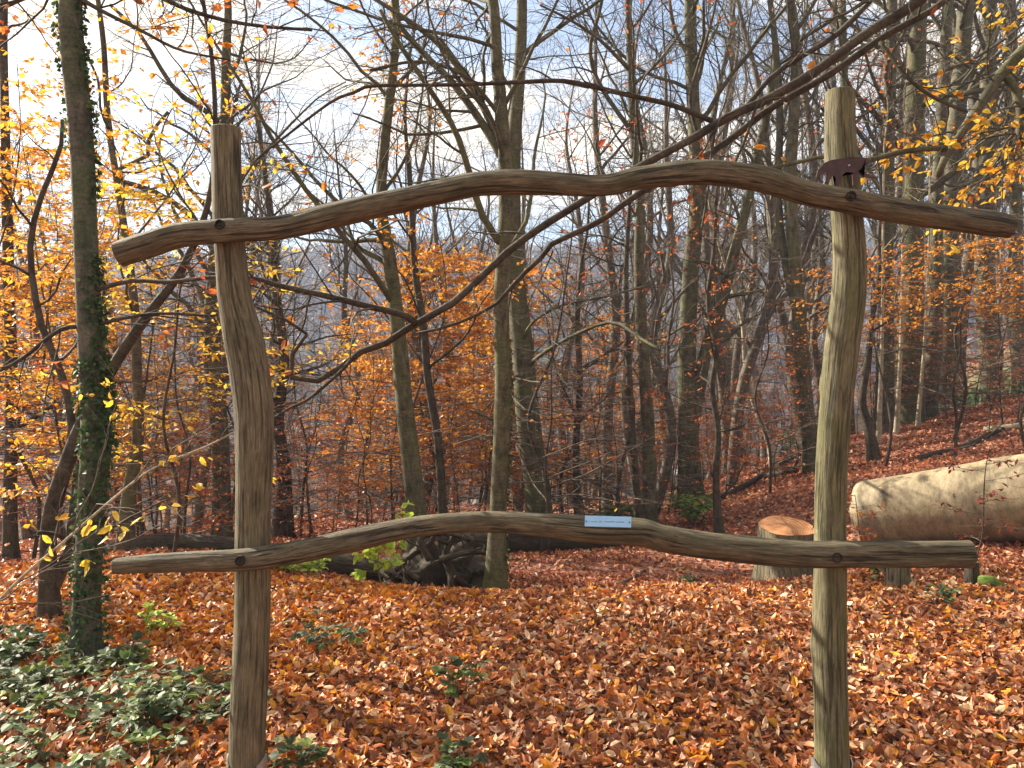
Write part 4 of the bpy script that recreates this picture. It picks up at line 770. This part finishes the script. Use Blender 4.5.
def stump(name, label, px, py_base, w, py_top, d, mat, seed, tilt=.3, flare=1.25, cut=(.42, .25, .12), sides=40, notch=True):
    rng = np.random.default_rng(seed); x = (px - 512) / F * d; zg = h1(x, d); r0 = w / 2 / F * d; zt = CZ - (py_top - 384) / F * d; org = (x, d, zg); root = empty(name, org); tag(root, label, 'stump')
    mb = MB(); th = np.linspace(0, 2 * np.pi, sides, endpoint=False); rows = []; n = 12; prof = 1 + .05 * np.sin(th * 3 + seed) + .05 * np.sin(th * 5 + 2 * seed) + rng.normal(0, .012, sides)
    for k in range(n):
        t = k / (n - 1); f = (flare - 1) * (1 - t) ** 2.5; rr = r0 * (1 + f * (1 + .8 * np.sin(th * 4 + seed))) * (prof if True else 1)
        z = (zg - .12) * (1 - t) + t * (zt + tilt * r0 * np.sin(th) * 1.0)
        rows.append(np.column_stack([x + rr * np.cos(th), d + rr * np.sin(th), z * np.ones(sides)]))
    V = np.array(rows); G = V - np.array(org); idx = np.arange(n * sides).reshape(n, sides); a = idx[:-1]; b = idx[1:]
    mb.add(V.reshape(-1, 3), [np.stack([a, np.roll(a, -1, 1), np.roll(b, -1, 1), b], -1).reshape(-1, 4)], None, G.reshape(-1, 3)); mb.build('bark', mat, root, org)
    top = V[-1] + [0, 0, .004]; cen = top.mean(0); mb = MB(); vv = [top]
    for s in (.85, .6, .35, .1):
        ring = cen + (top - cen) * s
        if notch: ring[:, 2] += np.where((ring[:, 0] - x) > .12 * r0, -.05, 0) * (1 if s < .9 else 0) + rng.normal(0, .004, sides)
        vv.append(ring)
    vv.append([cen]); VV = np.vstack(vv); I = np.arange(5 * sides).reshape(5, sides)
    mb.add(VV, [np.stack([I[:-1], np.roll(I[:-1], -1, 1), np.roll(I[1:], -1, 1), I[1:]], -1).reshape(-1, 4), np.array([[I[4][j], I[4][(j + 1) % sides], 5 * sides] for j in range(sides)])], None, VV - cen)
    m, nt, N, L = new_mat('cut_wood'); out = N('ShaderNodeOutputMaterial'); p = N('ShaderNodeBsdfPrincipled'); L(p.outputs[0], out.inputs[0]); at_ = N('ShaderNodeAttribute'); at_.attribute_name = 'grain'
    wv = N('ShaderNodeTexWave'); wv.wave_type = 'RINGS'; wv.rings_direction = 'Z'; wv.inputs['Scale'].default_value = 18; wv.inputs['Distortion'].default_value = 2; wv.inputs['Detail'].default_value = 3; L(at_.outputs['Vector'], wv.inputs['Vector'])
    rp = ramp(N, [(0, tuple(q * .6 for q in cut)), (.6, cut), (1, tuple(q * 1.25 for q in cut))]); L(wv.outputs[0], rp.inputs[0])
    nz = N('ShaderNodeTexNoise'); nz.inputs['Scale'].default_value = 5; nz.inputs['Detail'].default_value = 6; L(at_.outputs['Vector'], nz.inputs['Vector']); r5 = ramp(N, [(.35, (.5, .42, .35)), (.6, (1.1, 1.05, 1))]); L(nz.outputs[0], r5.inputs[0])
    L(mixc(N, L, .8, rp.outputs[0], r5.outputs[0], 'MULTIPLY'), p.inputs['Base Color']); p.inputs['Roughness'].default_value = .8
    mb.build('cut_face', m, root, org); return root
stump('tree_stump', 'wide sawn stump with orange cut face just left of the right post', 786, 583, 53, 526, 9.0, W_STUMP, 3, tilt=.2, cut=(.44, .21, .085))
stump('tree_stump', 'small pale barked stump under the lower beam, right of the right post', 898, 592, 22, 560, 6.6, W_STUMP, 5, tilt=.2, flare=1.5, cut=(.2, .15, .09), notch=False)
stump('tree_stump', 'dark mossy stub just under the right end of the lower beam', 972, 586, 13, 561, 6.6, W_DARK, 6, tilt=.2, flare=1.5, cut=(.05, .06, .025), notch=False)

def lying(name, label, cat, pts, w, mat, seed, bump=.05, n=40, sides=14, twigs=0, group=None, sink=.35):
    rng = np.random.default_rng(seed); P = []; 
    for (px, py, d) in pts: P.append(at(px, py, d))
    P = np.array(P); W = np.array(w) / 2 / F * np.mean([p[2] for p in pts]); W = np.interp(np.linspace(0, 1, len(P)), np.linspace(0, 1, len(W)), W)
    g = H(P[:, 0], P[:, 1]); P[:, 2] = np.where(np.array([len(p) for p in pts]) > 3, P[:, 2], np.maximum(g + W * (1 - sink), g)); c = P.mean(0); org = (c[0], c[1], h1(c[0], c[1]))
    mb = MB(); Pr, rr = log_mesh(mb, P, W, n, sides, rng, bump)
    if not twigs: 
        o = mb.build(name, mat, None, org); o.location = org; return tag(o, label, cat, group)
    root = empty(name, org); tag(root, label, cat, group); mb.build('stem', mat, root, org)
    mb = MB(); B, rb = grow(Pr[None], rr[None], twigs, .2, 1, (30, 70), 1.1, 8, rng, up=.02, wander=.15, rfac=.4, rmin=.003); 
    for k_ in range(len(B)): mb = MB(); tubes(mb, B[k_:k_ + 1], rb[k_:k_ + 1], 5); mb.build('twig', mat, root, org)
    return root
lying('fallen_log', 'dark mossy fallen log behind the left post, parallel to the lower beam', 'log', [(100, 555, 8.6), (160, 540, 8.4), (245, 540, 8.2), (320, 540, 8.1)], [16, 24, 24, 20], W_DARK, 41)
lying('fallen_log', 'long dark rotten log on the ground behind the central pair, under the plaque', 'log', [(455, 545, 12.4), (520, 545, 12.4), (590, 545, 12.5), (625, 540, 12.6)], [26, 34, 34, 20], W_DARK, 42)
lying('fallen_log', 'dark decayed log lying between the left post and the torn root plate', 'log', [(270, 556, 8.7), (330, 550, 8.8), (400, 548, 8.9), (450, 548, 9.0)], [20, 26, 28, 22], W_DARK, 52, bump=.09)
lying('fallen_log', 'rotten log end poking out of the root heap left of the central pair', 'log', [(400, 556, 9.6), (440, 552, 9.7), (490, 550, 9.8)], [12, 14, 12], W_DARK, 43)
lying('fallen_branch', 'dark dead branch lying across the red leafy bank left of the right post', 'branch', [(690, 492, 13.5), (730, 485, 15), (775, 470, 17), (800, 465, 17.5)], [7, 6, 4], W_DARK, 44, twigs=5)
lying('fallen_branch', 'long dead branch lying up the slope above the felled trunk', 'branch', [(920, 450, 13.5), (960, 432, 14.2), (1000, 415, 15), (1040, 405, 15.5)], [7, 6, 4], W_DARK, 45, twigs=6)
lying('fallen_branch', 'pale fallen branch at the right edge of the slope', 'branch', [(985, 430, 15.4), (1010, 428, 15.0), (1045, 432, 14.7)], [6, 7, 6], B_PALE, 46, twigs=4)
lying('fallen_branch', 'short mossy stick lying in the hollow under the lower beam', 'branch', [(612, 590, 8.6), (630, 580, 9.2), (645, 570, 9.8)], [6, 5, 3], W_DARK, 47)
lying('fallen_branch', 'dark branch on the crest of the bank behind the right post', 'branch', [(765, 466, 16.2), (800, 470, 15.6), (850, 480, 15.0)], [8, 7, 5], W_DARK, 48, twigs=3)
lying('fallen_branch', 'crooked stick lying in the leaves between small stump and mossy stub', 'branch', [(912, 588, 6.3), (935, 590, 6.2), (960, 593, 6.1)], [4, 5, 3], W_DARK, 49)
lying('fallen_branch', 'bright green mossy stick lying right of the dark mossy stub', 'branch', [(980, 584, 6.5), (990, 580, 6.45), (1004, 577, 6.4)], [13, 15, 7], wood_mat('moss', (.05, .07, .015), (.12, .18, .03), (.2, .28, .05), green=.6, gcol=(.13, .2, .03), crack=.3), 51, n=24)
def roots():
    rng = np.random.default_rng(12); c = at(432, 566, 8.3); zg = h1(c[0], c[1]); org = (c[0], c[1], zg); root = empty('root_plate', org); tag(root, 'dark torn root plate of an old windthrown tree behind the lower beam', 'root plate')
    mb = MB(); n = 30; s = 28; th = np.linspace(0, 2 * np.pi, s, endpoint=False); V = []
    for k in range(n):
        ph = np.pi * (k + .5) / n
        for t in th:
            v = np.array([math.sin(ph) * math.cos(t), math.sin(ph) * math.sin(t), math.cos(ph)]); f = 1 + .35 * mnoise.noise(Vector(v * 2.2)) * 1.6 + .2 * mnoise.noise(Vector(v * 6))
            V.append(np.array([c[0], c[1] + .25, zg + .1]) + v * f * np.array([.55, .35, .34]))
    I = np.arange(n * s).reshape(n, s); V = np.array(V); mb.add(V, [np.stack([I[:-1], np.roll(I[:-1], -1, 1), np.roll(I[1:], -1, 1), I[1:]], -1).reshape(-1, 4)], None, V); mb.build('root_ball', W_DARK, root, org)
    mb = MB(); P0 = []; 
    for (pa, w) in (([(450, 596), (452, 575), (445, 555), (455, 535)], 12), ([(395, 570), (412, 555), (428, 545), (438, 528)], 7), ([(420, 580), (405, 572), (396, 578)], 6), ([(440, 560), (470, 552), (500, 556)], 7), ([(430, 560), (420, 540), (440, 532), (470, 540)], 8), ([(455, 575), (470, 590), (478, 600)], 7)):
        q, r = resample(px_path(pa, 8.1, 8.3), 20, np.linspace(w, w * .5, len(pa)) / 2 / F * 8.2); tubes(mb, q[None], r[None], 10, bump=.12, rng=rng); P0.append((q, r))
    A = np.stack([q for q, r in P0]); ra = np.stack([r for q, r in P0]); B, rb = grow(A, ra, 7, .2, 1, (30, 80), .3, 7, rng, wander=.3, rfac=.5, rmin=.002); tubes(mb, B, rb, 5); mb.build('roots', W_DARK, root, org)
roots()

# ------------------------------------------------------------------ small plants
def leafy_plant(name, label, x, y, h, spread, n_st, per, size, cols, seed, group=None, cat='plant', wilt=0.):
    rng = np.random.default_rng(seed); zg = h1(x, y); org = (x, y, zg); root = empty(name, org); tag(root, label, cat, group)
    a = rng.uniform(0, 2 * np.pi, n_st); out = rng.uniform(.3, 1, n_st) * spread; K = 8; t = np.linspace(0, 1, K)
    P = np.stack([np.stack([x + np.cos(a) * out * u + rng.normal(0, .008, n_st), y + np.sin(a) * out * u + rng.normal(0, .008, n_st), zg - .01 + h * np.sin(u * (1.3 + wilt)) * rng.uniform(.9, 1.1, n_st)], -1) for u in t], 1)
    mb = MB(); tubes(mb, P, np.repeat(np.linspace(.003, .0012, K)[None], n_st, 0), 4, cap=False)
    i = np.repeat(np.arange(n_st), per); tt = rng.uniform(.25, 1, len(i)) * (K - 1); k = np.minimum(tt.astype(int), K - 2); f = (tt - k)[:, None]; b = P[i, k] * (1 - f) + P[i, k + 1] * f
    dr = norm(rng.normal(0, 1, (len(i), 3)) * [1, 1, .35]); e = b + dr * size * .9 * rng.uniform(.4, 1.1, (len(i), 1)) + [0, 0, .01]; e[:, 2] = np.maximum(e[:, 2], H(e[:, 0], e[:, 1]) + .03)
    tubes(mb, np.stack([b, e], 1), np.full((len(i), 2), .001), 3, cap=False); mb.build('stems', M_STEMG, root, org)
    lm = MB(); col = pick(cols, len(i), rng)
    for da in (-1.15, 0, 1.15):                                   # three leaflets
        ca, sa = math.cos(da), math.sin(da); d2 = np.column_stack([dr[:, 0] * ca - dr[:, 1] * sa, dr[:, 0] * sa + dr[:, 1] * ca, dr[:, 2] - .1])
        leaf_mesh(lm, e, d2, norm(np.array([0, 0, 1.]) + rng.normal(0, .3, dr.shape)), size * rng.uniform(.7, 1.15, len(i)) * (1 if da == 0 else .85), col * np.array([1, 1, 1, 1]), rng, fold=.12, aspect=.72, curl=.08, detailed=True)
    lm.build('leaves', M_GREEN, root, org, smooth=False); return root
M_STEMG = simple_mat('green_stem', (.12, .11, .05), .6)
rg = random.Random(17)
for k in range(27):
    d = 2.95 + 1.7 * rg.random(); px = rg.uniform(-30, 215) if d < 3.9 else rg.uniform(-20, 130); x = (px - 512) / F * d
    leafy_plant('bramble_plant', 'low dark green bramble in the patch covering the bottom left corner', x, d, rg.uniform(.07, .15), rg.uniform(.2, .36), 8, 4, .058, LEAFCOL['bramble'], 300 + k, 'brambles in the bottom left corner')
for k, (px, d, lab) in enumerate([(300, 3.2, 'bramble shoot with grey green leaves just right of the left post foot'), (330, 4.6, 'darker bramble beside the left post, midway up the leafy ground'), (465, 3.9, 'small dark bramble alone in the leaves at lower centre'), (450, 3.12, 'lowest small bramble at the bottom edge below the centre'), (160, 5.0, 'sparse green shoot on the leaves between ivy clad trunk and left post'), (880, 6.9, 'ivy tuft at the left foot of the small pale stump'), (945, 5.7, 'tiny green tuft in the leaves below the right beam end'), (690, 9.0, 'grey green weed in the hollow left of the wide stump')]):
    leafy_plant('bramble_plant', lab, (px - 512) / F * d, d, .1 + .04 * (k % 3), .15 if k != 1 else .3, 5 if k != 1 else 8, 5, .058, LEAFCOL['bramble'] if k != 4 else LEAFCOL['lime'], 340 + k)
def shoot(label, px, py_top, d, n, size, seed, w=.12):
    rng = np.random.default_rng(seed); x = (px - 512) / F * d; zg = h1(x, d); zt = CZ - (py_top - 384) / F * d; org = (x, d, zg); root = empty('sycamore_seedling', org); tag(root, label, 'seedling')
    P, r = resample([(x + .05, d, zg - .03), (x, d, (zg + zt) / 2), (x + .02, d, zt)], 14, [.005, .004, .002]); mb = MB(); tubes(mb, P[None], r[None], 6); B, rb = grow(P[None], r[None], 9, .3, 1, (40, 75), w * 1.3, 5, rng, up=.05, rmin=.0013); tubes(mb, B, rb, 4); mb.build('stem', M_STEMG, root, org)
    lm = MB(); e = B[np.repeat(np.arange(len(B)), n), rng.integers(2, 5, len(B) * n)]; dd = norm(rng.normal(0, 1, e.shape) * [1, 1, .5]); leaf_mesh(lm, e, dd, norm(np.array([0, -.5, .8]) + rng.normal(0, .4, e.shape)), size * rng.uniform(.6, 1.2, len(e)), pick(LEAFCOL['lime'], len(e), rng), rng, aspect=.85, detailed=True); lm.build('leaves', leaf_mat('lime_leaf', .5), root, org, smooth=False)
shoot('lime green seedling glowing in the sun under the lower beam left of centre', 378, 545, 6.3, 5, .09, 1, .16)
shoot('lime green seedling tip poking up above the lower beam left of centre', 401, 502, 7.4, 3, .08, 2, .09)
for k, (px, d, s, lab) in enumerate([(285, 7.2, .3, 'yellow green ground plant right of the left post behind the leaves'), (312, 7.4, .3, 'pale green ground plant just below the lower beam, right of the left post')]):
    leafy_plant('ground_plant', lab, (px - 512) / F * d, d, .16, s, 10, 7, .06, LEAFCOL['lime'], 360 + k)
for k, (px, d, h, lab) in enumerate([(603, 14.2, .55, 'bright green shrub behind the plaque between the slender trunks'), (572, 14.6, .42, 'smaller bright green shrub behind the lower beam right of the central pair'), (690, 12.8, .5, 'green bramble bush at the foot of the tall mossy trunk'), (790, 22, 1.0, 'dim green holly bush beyond the bank left of the right post'), (634, 14.0, .5, 'bright green shrub at the foot of the straight slender tree')]):
    leafy_plant('green_shrub', lab, (px - 512) / F * d, d, h, h * 1.0, 22, 9, .085, LEAFCOL['green'][3:] + [(.16, .26, .05), (.2, .3, .06), (.26, .38, .07)], 370 + k, cat='shrub')
def twig_bush(label, px, d, h, seed, cols, frac, spread=.5, name='beech_seedling'):
    s = make_sapling(h, cols, seed, spread, 12, .05, 2, frac, low=.35, stem=.007); x = (px - 512) / F * d; s.location = (x, d, h1(x, d)); s.name = name; tag(s, label, 'seedling')
twig_bush('pale twiggy seedling with dark red leaves in front of the felled trunk', 980, 6.6, 1.15, 401, [(.2, .035, .03), (.27, .05, .03)], .45, .55)
twig_bush('small seedling with rusty leaves in front of the felled trunk beside the right post', 868, 7.3, .75, 402, 'rust', .3, .4)

# ------------------------------------------------------------------ haze in the air
def haze():
    mb = MB(); z0, z1 = -45., 125.; box(mb, (0, 390, (z0 + z1) / 2), (1420, 880, z1 - z0))
    m, nt, N, L = new_mat('haze_air'); out = N('ShaderNodeOutputMaterial'); v = N('ShaderNodeVolumePrincipled'); v.inputs['Color'].default_value = (.50, .68, 1, 1); v.inputs['Density'].default_value = .0009
    L(v.outputs[0], out.inputs['Volume']); o = mb.build('haze', m, smooth=False); tag(o, kind='stuff')
haze()

rg = random.Random(44)
for k in range(20):
    d = rg.uniform(20.5, 27); px = rg.uniform(925, 1060)
    leafy_plant('bramble_plant', 'dark green bramble on the green bank at the right edge behind the tall trunks', (px - 512) / F * d, d, rg.uniform(.4, .8), rg.uniform(.7, 1.1), 16, 7, .12, LEAFCOL['green'] + [(.10, .16, .05)], 500 + k, 'brambles on the green bank')
